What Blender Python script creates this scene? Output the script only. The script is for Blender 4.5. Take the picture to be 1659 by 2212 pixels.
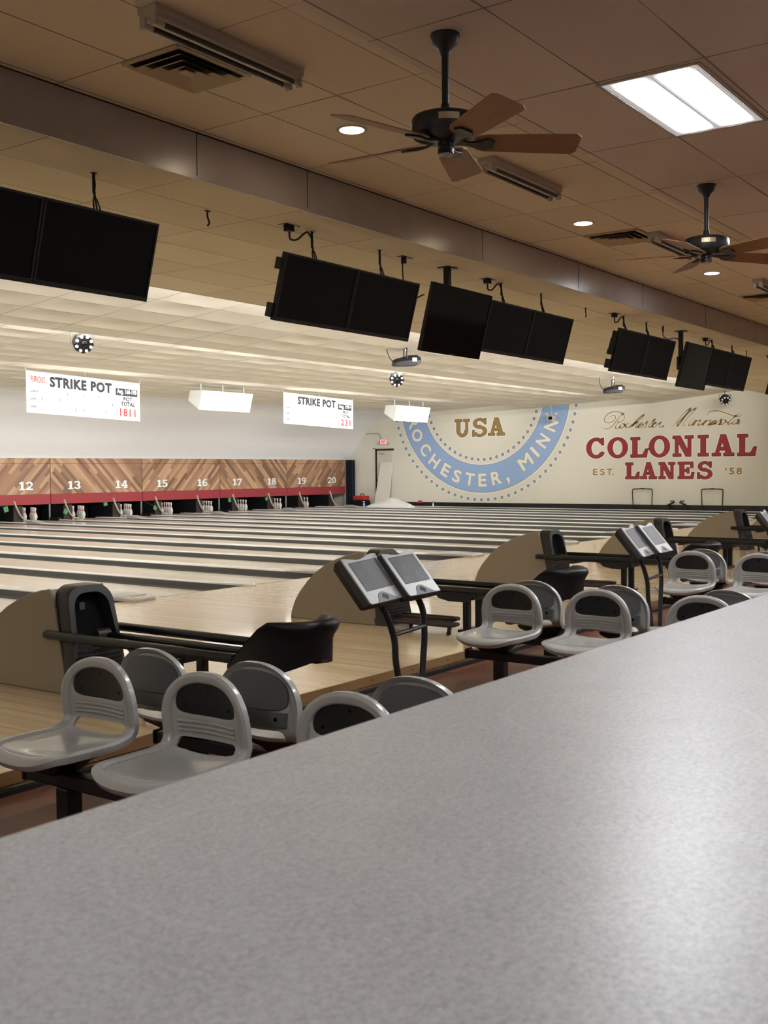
import bpy, bmesh, math, random
import numpy as np
from mathutils import Vector, Matrix
from mathutils.geometry import delaunay_2d_cdt
random.seed(7)
for o in list(bpy.data.objects): bpy.data.objects.remove(o)
SC = bpy.context.scene
COL = SC.collection
PI = math.pi
def rad(d): return d*PI/180

# ------------------------------------------------------------------ camera
YAW, PITCH, ROLL, EYE = .9483, -.0372, -.0085, 1.3535
fw = Vector((math.sin(YAW)*math.cos(PITCH), math.cos(YAW)*math.cos(PITCH), math.sin(PITCH)))
r0 = Vector((math.cos(YAW), -math.sin(YAW), 0)); u0 = r0.cross(fw)
rt = math.cos(ROLL)*r0 + math.sin(ROLL)*u0; up = -math.sin(ROLL)*r0 + math.cos(ROLL)*u0
cam = bpy.data.objects.new('camera', bpy.data.cameras.new('camera')); COL.objects.link(cam)
cam.matrix_world = Matrix(((rt.x, up.x, -fw.x, 0), (rt.y, up.y, -fw.y, 0), (rt.z, up.z, -fw.z, EYE), (0, 0, 0, 1)))
cam.data.sensor_fit = 'AUTO'; cam.data.sensor_width = 36.0
cam.data.lens = 2372.8/2212*36.0
cam.data.clip_start = .05; cam.data.clip_end = 120
cam.data.dof.use_dof = True; cam.data.dof.focus_distance = 7.0; cam.data.dof.aperture_fstop = 14
SC.camera = cam

# ------------------------------------------------------------------ colour management, world
vs = SC.view_settings
vs.view_transform = 'Standard'; vs.look = 'None'; vs.gamma = 1.0; vs.use_curve_mapping = False
vs.exposure = 0.0
try:
    SC.cycles.max_bounces = 8; SC.cycles.diffuse_bounces = 5; SC.cycles.glossy_bounces = 4
    SC.cycles.sample_clamp_indirect = 4; SC.cycles.caustics_reflective = False; SC.cycles.caustics_refractive = False
except Exception: pass
W = bpy.data.worlds.new('world'); SC.world = W; W.use_nodes = True
W.node_tree.nodes['Background'].inputs[0].default_value = (.9, .92, 1, 1)
W.node_tree.nodes['Background'].inputs[1].default_value = 0.02

# ------------------------------------------------------------------ lights the room has, and added unseen panels (tune here)
COVE_W   = [1330, 1280, 1080]     # three runs of strip lamps hidden behind the ceiling steps
TROFFER_E = 57.0               # emission of the fluorescent troffers in the near ceiling
CAN_E    = 75.0
PIN_W    = 8
def area(name, loc, direction, sx, sy, watt, col=(1, 1, 1)):
    l = bpy.data.lights.new(name, 'AREA'); l.shape = 'RECTANGLE'; l.size = sx; l.size_y = sy
    l.energy = watt; l.color = col
    o = bpy.data.objects.new(name, l); COL.objects.link(o); o.location = loc
    o.rotation_euler = Vector(direction).to_track_quat('-Z', 'Y').to_euler()
    return o
def strip(name, y, z, watt):     # a run along X, aimed towards the pins and slightly up
    o = area(name, (13.5, y, z), (0, 1, .35), 36, .12, watt, (1, .985, .95))
    d = Vector((0, 1, .35)).normalized()
    z_ = -d; x_ = Vector((1, 0, 0)); y_ = z_.cross(x_)
    o.rotation_euler = Matrix((x_, y_, z_)).transposed().to_euler()
strip('cove_lamp', 9.50, 3.66, COVE_W[0])
strip('cove_lamp', 13.76, 3.62, COVE_W[1])
strip('cove_lamp', 18.16, 3.60, COVE_W[2])
o = area('pin_lamp', (16.5, 26.5, .95), (0, .5, -1), 35, .1, PIN_W, (1, .95, .85))
d = Vector((0, .5, -1)).normalized(); x_ = Vector((1, 0, 0)); o.rotation_euler = Matrix((x_, (-d).cross(x_), -d)).transposed().to_euler()

# ------------------------------------------------------------------ material helpers
M = {}
class N:
    def __init__(s, name):
        s.m = bpy.data.materials.new(name); s.m.use_nodes = True
        s.t = s.m.node_tree; s.b = s.t.nodes['Principled BSDF']; M[name] = s.m
    def n(s, typ, **kw):
        x = s.t.nodes.new(typ)
        for k, v in kw.items(): setattr(x, k, v)
        return x
    def l(s, a, b): s.t.links.new(a, b)
    def math(s, op, a, b=None, c=None, clamp=False):
        x = s.n('ShaderNodeMath', operation=op); x.use_clamp = clamp
        for i, v in enumerate((a, b, c)):
            if v is None: continue
            if hasattr(v, 'links'): s.l(v, x.inputs[i])
            else: x.inputs[i].default_value = v
        return x.outputs[0]
    def mix(s, fac, a, b):
        x = s.n('ShaderNodeMix', data_type='RGBA')
        for sock, v in ((x.inputs[0], fac), (x.inputs[6], a), (x.inputs[7], b)):
            if hasattr(v, 'links'): s.l(v, sock)
            elif isinstance(v, (int, float)): sock.default_value = v
            else: sock.default_value = (*v, 1)
        return x.outputs[2]
    def xyz(s, obj=False):
        if obj: src = s.n('ShaderNodeTexCoord').outputs['Object']
        else: src = s.n('ShaderNodeNewGeometry').outputs['Position']
        p = s.n('ShaderNodeSeparateXYZ'); s.l(src, p.inputs[0]); return src, p.outputs[0], p.outputs[1], p.outputs[2]
    def comb(s, x, y, z=0.0):
        c = s.n('ShaderNodeCombineXYZ')
        for i, v in enumerate((x, y, z)):
            if hasattr(v, 'links'): s.l(v, c.inputs[i])
            else: c.inputs[i].default_value = v
        return c.outputs[0]
    def white(s, vec):
        w = s.n('ShaderNodeTexWhiteNoise', noise_dimensions='3D'); s.l(vec, w.inputs['Vector']); return w.outputs['Value']
    def noise(s, vec, scale, detail=2, rough=.5):
        w = s.n('ShaderNodeTexNoise'); w.inputs['Scale'].default_value = scale; w.inputs['Detail'].default_value = detail
        w.inputs['Roughness'].default_value = rough
        if vec is not None: s.l(vec, w.inputs['Vector'])
        return w.outputs['Fac']
    def bump(s, h, dist, strength=1):
        b = s.n('ShaderNodeBump'); b.inputs['Distance'].default_value = dist; b.inputs['Strength'].default_value = strength
        s.l(h, b.inputs['Height']); s.l(b.outputs[0], s.b.inputs['Normal'])
    def set(s, col=None, rough=None, spec=None, metal=None, coat=None, coat_rough=None):
        for k, v in (('Base Color', col), ('Roughness', rough), ('Specular IOR Level', spec), ('Metallic', metal), ('Coat Weight', coat), ('Coat Roughness', coat_rough)):
            if v is None: continue
            if hasattr(v, 'links'): s.l(v, s.b.inputs[k])
            elif k == 'Base Color': s.b.inputs[k].default_value = (*v, 1)
            else: s.b.inputs[k].default_value = v
        return s
def plain(name, col, rough=.5, spec=.4, metal=0, var=.06, scale=30, coat=0):
    n = N(name); src = n.n('ShaderNodeTexCoord').outputs['Object']
    f = n.noise(src, scale, 3)
    a = tuple(c*(1-var) for c in col); b = tuple(min(1, c*(1+var)) for c in col)
    n.set(n.mix(f, a, b), rough, spec, metal, coat)
    return n.m
def emis(name, col, e):
    n = N(name); n.set(col, .5); n.b.inputs['Emission Color'].default_value = (*col, 1); n.b.inputs['Emission Strength'].default_value = e
    return n.m
def tiles(name, col, ox, oy, sx=1.219, sy=.61, seam=.006, sag=0.0, dark=.35, var=.05, flat=True):
    n = N(name); src, X, Y, Z = n.xyz()
    u = n.math('DIVIDE', n.math('SUBTRACT', X, ox), sx); v = n.math('DIVIDE', n.math('SUBTRACT', Y, oy), sy)
    fu = n.math('FRACT', u); fv = n.math('FRACT', v)
    du = n.math('MULTIPLY', n.math('SUBTRACT', .5, n.math('ABSOLUTE', n.math('SUBTRACT', fu, .5))), sx)
    dv = n.math('MULTIPLY', n.math('SUBTRACT', .5, n.math('ABSOLUTE', n.math('SUBTRACT', fv, .5))), sy)
    wob = n.noise(src, .9, 2)
    w = n.math('MULTIPLY', n.math('POWER', wob, 1.6), seam*2.6)
    cu = n.math('LESS_THAN', du, w); cv = n.math('LESS_THAN', dv, w)
    line = n.math('MAXIMUM', cu, cv)
    idv = n.comb(n.math('FLOOR', u), n.math('FLOOR', v))
    rnd = n.white(idv)
    sp = n.noise(src, 260, 2, .7)
    tone = n.math('ADD', n.math('MULTIPLY', n.math('SUBTRACT', rnd, .5), var*2), n.math('ADD', .93, n.math('MULTIPLY', sp, .14)))
    stain = n.noise(src, .5, 3)
    tone = n.math('MULTIPLY', tone, n.math('ADD', .94, n.math('MULTIPLY', stain, .12)))
    base = n.n('ShaderNodeMix', data_type='RGBA', blend_type='MULTIPLY'); base.inputs[0].default_value = 1
    base.inputs[6].default_value = (*col, 1); n.l(n.comb(tone, tone, tone), base.inputs[7])
    c = n.mix(line, base.outputs[2], tuple(k*dark for k in col))
    n.set(c, .9, .1)
    if sag:
        h = n.math('MULTIPLY', n.math('MULTIPLY', n.math('SINE', n.math('MULTIPLY', fu, PI)), n.math('SINE', n.math('MULTIPLY', fv, PI))),
                   n.math('ADD', .25, n.math('MULTIPLY', rnd, 1.3)))
        n.bump(h, -sag)
    return n.m
def wood(name, c1, c2, c3, bw=.027, bl=1.6, along='Y', rough=.2, coat=.6, seam=.0, tint=None, spec=.5, planks=False):
    n = N(name); src, X, Y, Z = n.xyz()
    a, b = (X, Y) if along == 'Y' else (Y, X)
    i = n.math('FLOOR', n.math('DIVIDE', a, bw))
    off = n.math('MULTIPLY', n.white(n.comb(i, 3.0, 1.0)), 40.0)
    bb = n.math('DIVIDE', n.math('ADD', b, off), bl); j = n.math('FLOOR', bb)
    r = n.white(n.comb(i, j, 2.0))
    g = n.noise(n.comb(n.math('MULTIPLY', a, 60.0), n.math('MULTIPLY', b, 2.5), n.math('MULTIPLY', r, 9.0)), 1.0, 4, .6)
    t = n.math('ADD', n.math('MULTIPLY', r, .75), n.math('MULTIPLY', g, .35), clamp=True)
    ramp = n.n('ShaderNodeValToRGB'); n.l(t, ramp.inputs[0])
    e = ramp.color_ramp.elements; e[0].color = (*c1, 1); e[0].position = .05; e[1].color = (*c3, 1); e[1].position = .95
    m_ = e.new(.5); m_.color = (*c2, 1)
    c = ramp.outputs[0]
    if seam:
        fa = n.math('FRACT', n.math('DIVIDE', a, bw)); fb = n.math('FRACT', bb)
        s1 = n.math('LESS_THAN', fa, seam/bw); s2 = n.math('LESS_THAN', fb, seam/bl)
        c = n.mix(n.math('MULTIPLY', n.math('MAXIMUM', s1, s2), .55), c, tuple(k*.45 for k in c1))
    n.set(c, rough, spec, 0, coat, .06)
    return n.m

# ------------------------------------------------------------------ mesh helpers
class MB:
    def __init__(s): s.v = []; s.f = []; s.mi = []; s.cur = 0
    def add(s, vs_, fs):
        k = len(s.v); s.v += [tuple(p) for p in vs_]; s.f += [tuple(i+k for i in f) for f in fs]; s.mi += [s.cur]*len(fs); return s
    def box(s, x0, y0, z0, x1, y1, z1):
        v = [(x, y, z) for x in (x0, x1) for y in (y0, y1) for z in (z0, z1)]
        return s.add(v, [(0, 1, 3, 2), (4, 6, 7, 5), (0, 4, 5, 1), (2, 3, 7, 6), (0, 2, 6, 4), (1, 5, 7, 3)])
    def quad(s, a, b, c, d): return s.add([a, b, c, d], [(0, 1, 2, 3)])
    def poly(s, pts): return s.add(pts, [tuple(range(len(pts)))])
    def prism(s, pts, d):              # closed polygon pts (3d) extruded by vector d
        n = len(pts); d = Vector(d); q = [Vector(p) for p in pts]
        v = q + [p+d for p in q]
        return s.add(v, [tuple(range(n))[::-1], tuple(range(n, 2*n))] + [(i, (i+1) % n, n+(i+1) % n, n+i) for i in range(n)])
    def loft(s, rings, closed=True, caps=True):
        n = len(rings[0]); v = [p for r in rings for p in r]; f = []
        for k in range(len(rings)-1):
            for i in range(n if closed else n-1):
                j = (i+1) % n; f.append((k*n+i, k*n+j, (k+1)*n+j, (k+1)*n+i))
        if caps and closed: f += [tuple(range(n))[::-1], tuple(range((len(rings)-1)*n, len(rings)*n))]
        return s.add(v, f)
    def lathe(s, prof, c=(0, 0, 0), n=24, axis='Z'):
        rings = []
        for r, h in prof:
            ring = []
            for i in range(n):
                a = 2*PI*i/n; p = (r*math.cos(a), r*math.sin(a), h)
                if axis == 'X': p = (h, p[0], p[1])
                if axis == 'Y': p = (p[0], h, p[1])
                ring.append((c[0]+p[0], c[1]+p[1], c[2]+p[2]))
            rings.append(ring)
        return s.loft(rings)
    def tube(s, path, r, n=8, smooth=0, caps=True, flat=None):
        P = [Vector(p) for p in path]
        if smooth: P = catmull(P, smooth)
        rings = []; prev = None
        for i, p in enumerate(P):
            t = (P[min(i+1, len(P)-1)]-P[max(i-1, 0)]).normalized()
            if prev is None:
                a = Vector((0, 0, 1)) if abs(t.z) < .9 else Vector((1, 0, 0))
                u = t.cross(a).normalized()
            else:
                u = (prev - t*prev.dot(t)).normalized()
            prev = u; w = t.cross(u)
            rr = r if not callable(r) else r(i/max(1, len(P)-1))
            fl = flat or 1
            rings.append([p + u*rr*math.cos(2*PI*k/n) + w*rr*fl*math.sin(2*PI*k/n) for k in range(n)])
        return s.loft(rings, caps=caps)
    def ball(s, c, r, n=12, sq=(1, 1, 1)):
        rings = []
        for j in range(1, n//2):
            th = PI*j/(n//2)
            rings.append([(c[0]+sq[0]*r*math.sin(th)*math.cos(2*PI*i/n), c[1]+sq[1]*r*math.sin(th)*math.sin(2*PI*i/n), c[2]+sq[2]*r*math.cos(th)) for i in range(n)])
        return s.loft(rings)
    def xf(s, mat, start=0):
        s.v = s.v[:start] + [tuple(mat @ Vector(p)) for p in s.v[start:]]; return s
    def mesh(s, name):
        me = bpy.data.meshes.new(name); me.from_pydata([tuple(p) for p in s.v], [], s.f)
        if len(set(s.mi)) > 1: me.polygons.foreach_set('material_index', s.mi)
        bm = bmesh.new(); bm.from_mesh(me); bmesh.ops.recalc_face_normals(bm, faces=bm.faces); bm.to_mesh(me); bm.free()
        return me
def catmull(P, k):
    P = [Vector(p) for p in P]; Q = [2*P[0]-P[1]] + P + [2*P[-1]-P[-2]]; out = []
    for i in range(1, len(Q)-2):
        a, b, c, d = Q[i-1:i+3]
        for j in range(k):
            t = j/k
            out.append(.5*((2*b) + (c-a)*t + (2*a-5*b+4*c-d)*t*t + (3*b-a-3*c+d)*t**3))
    out.append(P[-1]); return out
def link(name, me, mats, parent=None, smooth=False, bevel=0, flat=None):
    if isinstance(me, MB): me = me.mesh(name)
    for m in (mats if isinstance(mats, (list, tuple)) else [mats]):
        me.materials.append(M[m] if isinstance(m, str) else m)
    o = bpy.data.objects.new(name, me); COL.objects.link(o)
    if parent: o.parent = parent
    if bevel:
        b = o.modifiers.new('bevel', 'BEVEL'); b.width = bevel; b.segments = 2; b.limit_method = 'ANGLE'; b.angle_limit = rad(40)
    if smooth:
        me.polygons.foreach_set('use_smooth', [True]*len(me.polygons))
        try: me.set_sharp_from_angle(angle=rad(smooth if smooth is not True else 38))
        except Exception: pass
    return o
def tag(o, label, cat, group=None):
    o['label'] = label; o['category'] = cat
    if group: o['group'] = group
    return o
def T(name, label, cat, loc=(0, 0, 0), rz=0, group=None):
    o = bpy.data.objects.new(name, None); COL.objects.link(o); o.location = loc; o.rotation_euler = (0, 0, rz)
    o.empty_display_size = .1
    return tag(o, label, cat, group)
def S(name, mb, mats, **kw):
    o = link(name, mb, mats, **kw); o['kind'] = 'structure'; return o
def dup(root, loc, rz, label, group=None):
    r = root.copy(); COL.objects.link(r); r.location = loc; r.rotation_euler = (0, 0, rz); r['label'] = label
    if group: r['group'] = group
    for ch in list(root.children):
        c = ch.copy(); COL.objects.link(c); c.parent = r
        for g in ch.children:
            d_ = g.copy(); COL.objects.link(d_); d_.parent = c
    return r
def place(o, loc, rz): o.location = loc; o.rotation_euler = (0, 0, rz)
# ------------------------------------------------------------------ materials
tiles('tile_upper', (.82, .75, .655), .80, .76, sag=.006)
tiles('tile_lower', (.82, .745, .70), .82, .18, sag=.006)
tiles('tile_lane', (.72, .645, .51), .746, .15, sag=.012, seam=.005)
tiles('tile_cove', (.79, .745, .655), .746, .35, sag=.015, seam=.011, dark=.55)
n = N('beam_paint'); src, X, Y, Z = n.xyz()
n.set(n.mix(n.noise(src, 3, 4), (.34, .315, .31), (.44, .41, .41)), .27, .6)
plain('vault_paint', (.87, .885, .91), .6, .2, scale=2, var=.02)
plain('wall_paint', (.72, .70, .615), .7, .2, scale=1.2, var=.02)
plain('dark_wall', (.20, .17, .15), .8, .2)
plain('rear_wall', (.70, .66, .60), .8, .2)
wood('lane_maple', (.60, .535, .43), (.67, .61, .50), (.72, .665, .56), bw=.027, bl=9, rough=.24, coat=.35)
wood('approach_maple', (.53, .375, .195), (.61, .455, .255), (.68, .535, .325), bw=.03, bl=2.4, rough=.22, coat=.45)
wood('nosing_wood', (.19, .10, .038), (.25, .14, .055), (.30, .185, .08), bw=.3, bl=3.4, along='X', rough=.35, coat=.2)
wood('seating_floor', (.075, .026, .015), (.125, .046, .027), (.18, .078, .047), bw=.19, bl=1.25, along='X', rough=.45, coat=.0, seam=.003, spec=.25)
plain('gutter_grey', (.075, .075, .07), .45, .4)
plain('divider_dark', (.095, .095, .094), .5, .4)
plain('cap_light', (.88, .89, .90), .22, .5, metal=.0)
plain('cover_grey', (.50, .50, .49), .3, .5)
plain('cap_grey', (.36, .36, .35), .35, .5)
plain('black_plastic', (.007, .007, .008), .42, .3)
plain('black_rubber', (.012, .012, .012), .6, .3)
plain('black_gloss', (.004, .004, .004), .07, .25)
plain('screen_matte', (.004, .004, .004), .5, .08)
plain('dark_brown', (.035, .022, .016), .6, .3)
plain('pit_black', (.006, .006, .007), .9, .1)
plain('red_band', (.29, .038, .046), .5, .3, var=.03)
plain('pin_shaded_white', (.58, .57, .55), .35, .4, var=.05)  # white pins, greyed in colour to stand for shade under the masks
plain('white_paint', (.85, .85, .83), .5, .3, var=.01)
plain('blue_outline', (.10, .15, .28), .6, .2)
plain('roundel_blue', (.30, .43, .68), .65, .2, var=.03, scale=1.5)
plain('dot_grey', (.22, .25, .33), .65, .2)
plain('pale_cream', (.83, .80, .72), .65, .2, var=.01)
plain('letter_red', (.27, .032, .038), .6, .2, var=.05)
plain('letter_dark', (.07, .01, .012), .6, .2)
plain('letter_gold', (.30, .20, .075), .6, .2)
plain('letter_gold_dark', (.10, .055, .02), .6, .2)
plain('ink_black', (.012, .012, .014), .6, .2)
plain('ink_grey', (.10, .10, .11), .6, .2)
plain('sign_red', (.24, .022, .025), .6, .2)
plain('ink_red', (.42, .045, .045), .6, .2)
plain('seat_grey', (.36, .355, .335), .27, .5, var=.03, scale=60, coat=.25)
plain('seat_back_shaded_grey', (.085, .085, .085), .4, .4, var=.03)  # shade behind the seat backs is put into this darker grey
plain('seat_panel', (.011, .011, .011), .42, .3)
plain('return_beige', (.25, .205, .145), .38, .4, var=.03, scale=8)
plain('hood_grey', (.022, .020, .019), .4, .4)
plain('monitor_silver', (.26, .26, .25), .35, .5, metal=.2)
plain('monitor_dark', (.03, .024, .022), .5, .4)
plain('speaker_grey', (.085, .085, .09), .45, .4)
plain('leg_metal', (.028, .030, .032), .3, .5, metal=.3)
plain('fan_black', (.012, .013, .014), .4, .4)
wood('fan_wood', (.13, .055, .024), (.22, .10, .045), (.32, .16, .075), bw=.6, bl=5, rough=.5, coat=.0)
n = N('fan_blade'); src, X, Y, Z = n.xyz(True)
g = n.noise(n.comb(n.math('MULTIPLY', X, 3.0), n.math('MULTIPLY', Y, 60.0), Z), 1.0, 4, .6)
n.set(n.mix(g, (.20, .085, .036), (.34, .17, .078)), .45, .3)
plain('brass_plate', (.42, .34, .20), .4, .5, metal=.6)
plain('fixture_white', (.50, .47, .43), .45, .3)
plain('vent_dark2', (.05, .045, .04), .7, .2)
plain('tube_dark', (.012, .012, .013), .2, .5)
plain('vent_metal', (.48, .40, .30), .5, .3)
plain('vent_dark', (.02, .018, .016), .7, .2)
emis('can_warm', (1, .80, .55), CAN_E); emis('can_cool', (.93, .95, 1), CAN_E*2.2)
plain('chrome', (.65, .65, .66), .15, .5, metal=1)
plain('lens_white', (.9, .9, .9), .15, .5)
plain('curtain_navy', (.016, .019, .034), .8, .2)
plain('door_slab', (.62, .60, .52), .5, .3)
plain('board_white', (.74, .70, .64), .6, .2, var=.02)
plain('plastic_sheet', (.86, .86, .86), .3, .4)
plain('tool_red', (.42, .03, .03), .4, .4)
plain('bottle_blue', (.25, .45, .8), .3, .5)
plain('tag_green', (.09, .24, .12), .7, .1)
emis('exit_red', (1, .42, .36), .75)
plain('box_white', (.58, .58, .56), .45, .3, var=.01)
plain('sign_white', (.92, .92, .90), .5, .3, var=.01)
plain('pipe_grey', (.45, .43, .38), .5, .3)
def planks(name, sign):
    n = N(name); src, X, Y, Z = n.xyz()
    k = .7071
    a = n.math('MULTIPLY', n.math('ADD', n.math('MULTIPLY', X, sign), Z), k)          # along the plank
    b = n.math('MULTIPLY', n.math('SUBTRACT', n.math('MULTIPLY', X, sign), Z), k)     # across
    bw, bl = .10, .9
    i = n.math('FLOOR', n.math('DIVIDE', b, bw)); off = n.math('MULTIPLY', n.white(n.comb(i, 3.0, 5.0)), 20.0)
    j = n.math('FLOOR', n.math('DIVIDE', n.math('ADD', a, off), bl))
    r = n.white(n.comb(i, j, 7.0))
    g = n.noise(n.comb(n.math('MULTIPLY', b, 45.0), n.math('MULTIPLY', a, 2.2), n.math('MULTIPLY', r, 12.0)), 1.0, 4, .6)
    t = n.math('ADD', n.math('MULTIPLY', r, .75), n.math('MULTIPLY', g, .35), clamp=True)
    ramp = n.n('ShaderNodeValToRGB'); n.l(t, ramp.inputs[0]); e = ramp.color_ramp.elements
    e[0].color = (.11, .06, .045, 1); e[0].position = .05; e[1].color = (.52, .335, .205, 1); e[1].position = .95
    m1 = e.new(.35); m1.color = (.26, .14, .085, 1); m2 = e.new(.65); m2.color = (.38, .22, .13, 1)
    gz = n.math('LESS_THAN', n.math('ABSOLUTE', n.math('SUBTRACT', Z, 1.655)), .006)
    n.set(n.mix(gz, ramp.outputs[0], (.08, .04, .025)), .4, .4)
planks('planks_right', 1); planks('planks_left', -1)
# speckled counter laminate with faint ring marks
n = N('counter_laminate'); src, X, Y, Z = n.xyz()
s1 = n.noise(src, 420, 3, .65); s2 = n.noise(src, 150, 3, .6); s3 = n.noise(src, 14, 2)
t = n.math('ADD', n.math('MULTIPLY', n.math('SUBTRACT', s1, .5), 1.5), n.math('ADD', n.math('MULTIPLY', n.math('SUBTRACT', s2, .5), 1.1), n.math('ADD', .5, n.math('MULTIPLY', n.math('SUBTRACT', s3, .5), .25))), clamp=True)
ramp = n.n('ShaderNodeValToRGB'); n.l(t, ramp.inputs[0]); e = ramp.color_ramp.elements
e[0].color = (.255, .25, .245, 1); e[0].position = .2; e[1].color = (.425, .422, .418, 1); e[1].position = .78
mm = e.new(.48); mm.color = (.345, .335, .325, 1)
c = ramp.outputs[0]
for cx, cy, rr in ((.655, .553, .150), (1.25, .53, .15)):
    d_ = n.math('SQRT', n.math('ADD', n.math('POWER', n.math('SUBTRACT', X, cx), 2.0), n.math('POWER', n.math('SUBTRACT', Y, cy), 2.0)))
    ring = n.math('SUBTRACT', 1.0, n.math('DIVIDE', n.math('ABSOLUTE', n.math('SUBTRACT', d_, rr)), .005), clamp=True)
    ring = n.math('MULTIPLY', n.math('MULTIPLY', ring, n.math('POWER', n.noise(src, 6, 3), 1.2)), .32)
    c = n.mix(ring, c, (.60, .60, .58))
n.set(c, .34, .45)
n = N('troffer_lens'); src, X, Y, Z = n.xyz()
fx = n.math('FRACT', n.math('DIVIDE', X, .0165)); fy = n.math('FRACT', n.math('DIVIDE', Y, .0165))
grid = n.math('MULTIPLY', n.math('GREATER_THAN', fx, .22), n.math('GREATER_THAN', fy, .22))
tc = n.n('ShaderNodeTexCoord'); sp_ = n.n('ShaderNodeSeparateXYZ'); n.l(tc.outputs['Object'], sp_.inputs[0])
bx, by = sp_.outputs[0], sp_.outputs[1]
lobe = n.math('POWER', n.math('SUBTRACT', 1.0, n.math('DIVIDE', n.math('ABSOLUTE', n.math('SUBTRACT', n.math('ABSOLUTE', by), .125)), .125), clamp=True), 2.6)
end_ = n.math('DIVIDE', n.math('SUBTRACT', .56, n.math('ABSOLUTE', bx)), .12, clamp=True)
st = n.math('MULTIPLY', n.math('ADD', .009, n.math('MULTIPLY', lobe, n.math('MULTIPLY', end_, 4.6))), n.math('ADD', .2, n.math('MULTIPLY', grid, .8)))
n.set((.8, .8, .8), .4); n.b.inputs['Emission Color'].default_value = (.95, .975, 1, 1)
n.l(n.math('MULTIPLY', st, TROFFER_E), n.b.inputs['Emission Strength'])

# ------------------------------------------------------------------ setting
SP = 3.46                          # one pair of lanes
CX = [4.50+SP*k for k in range(-1, 9)]   # pair centres; lanes 3/4 are at 4.50
FOUL, EDGE, MASK, XW = 8.977, 4.302, 26.19, 34.2
def L_(h): return h
S('floor', MB().box(-3, -6, -.3, 34.4, EDGE+.02, -.10), 'seating_floor')
S('floor', MB().box(-3, EDGE, -.095, XW, FOUL-.004, 0), 'approach_maple')
S('floor', MB().box(-3, FOUL-.004, -.3, XW, 29.6, -.14), 'pit_black')
S('trim_1', MB().box(-3, EDGE-.016, -.062, XW, EDGE, .0005), 'nosing_wood')
S('trim_2', MB().box(-3, EDGE-.05, -.102, XW, EDGE-.016, -.078), 'black_rubber')
S('trim_3', MB().box(-3, FOUL-.006, -.01, XW, FOUL+.004, .0008), 'dark_brown')
S('trim_4', MB().box(33.83, FOUL, -.14, XW, 29.5, -.005), 'black_rubber')
# screw heads along the nosing
m = MB()
for k in range(46):
    x = -.6+k*.43+random.uniform(-.05, .05)
    m.lathe([(.006, EDGE-.0175), (.006, EDGE-.0155)], (x, 0, -.03), 8, 'Y')
S('trim_5', m, 'dark_brown')
# ceilings
S('ceiling', MB().box(-3, -6, 3.49, XW, 3.285, 3.62), 'tile_lower')
S('ceiling', MB().box(-3, 3.1, 3.78, XW, 5.75, 3.9), 'tile_upper')
S('ceiling', MB().box(-3, 5.70, 3.445, XW, 9.35, 3.55), 'tile_lane')
def slope(y0, z0, y1, z1, t=.06): return MB().prism([(-3, y0, z0), (-3, y1, z1), (-3, y1, z1+t), (-3, y0, z0+t)], (XW+3, 0, 0))
S('ceiling', slope(9.30, 3.925, 13.60, 3.50), 'tile_cove')
S('ceiling', slope(13.56, 3.73, 18.00, 3.50), 'tile_cove')
S('ceiling', slope(17.96, 3.72, 23.05, 3.50), 'tile_cove')
m = MB().box(-3, 9.30, 3.5, XW, 9.35, 3.93); S('trim_6', m, 'white_paint')
m = MB().box(-3, 13.56, 3.515, XW, 13.60, 3.74); S('trim_7', m, 'white_paint')
m = MB().box(-3, 17.96, 3.515, XW, 18.00, 3.73); S('trim_8', m, 'white_paint')
# curved vault down to the masks
prof = catmull([(0, 23.0, 3.505), (0, 23.75, 3.47), (0, 24.5, 3.31), (0, 25.1, 2.99), (0, 25.5, 2.68), (0, 25.84, 2.28), (0, 26.1, 1.98), (0, 26.26, 1.815)], 4)
m = MB(); q = [(-3, p.y, p.z) for p in prof] + [(-3, p.y+.05, p.z+.05) for p in reversed(prof)]
S('ceiling', m.prism(q, (XW+3, 0, 0)), 'vault_paint', smooth=50)
# fascia beam between the two ceilings
b = S('trim_9', MB().box(-3, 5.69, 3.449, XW, 5.72, 3.80), 'beam_paint', bevel=.004)
m = MB().box(-3, 5.688, 3.446, XW, 5.73, 3.4505); S('trim_10', m, 'beam_paint')
m = MB()
for x in (5.674, 6.907, 9.668, 11.882, 13.8, 16.2, 18.6, 3.2):
    m.box(x-.0025, 5.687, 3.474, x+.0025, 5.70, 3.785)
S('trim_11', m, 'dark_brown')
m = MB().box(-3, 5.683, 3.772, XW, 5.70, 3.779); S('trim_12', m, 'dark_brown')
# walls
wall = S('wall_right', MB().box(XW, -6, -.3, XW+.2, 29.7, 4.1), 'wall_paint')
S('wall_back', MB().box(-3, 29.5, -.3, XW, 29.7, 4.0), 'pit_black')
S('wall_left', MB().box(-3.2, -6, -.3, -3, 29.7, 4.1), 'rear_wall')
S('wall_rear', MB().box(-3, -6.2, -.3, XW, -6, 4.1), 'rear_wall')
S('baseboard_right', MB().box(XW-.05, 5.0, -.10, XW, 24.0, .185).box(XW-.05, 25.0, -.10, XW, 26.4, .10), 'black_rubber', bevel=.003)
# far gable strip behind the curtain, at the end of the masks
S('trim_13', MB().box(33.99, 26.24, -.1, 34.19, 26.30, 1.81), 'pipe_grey')

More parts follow.
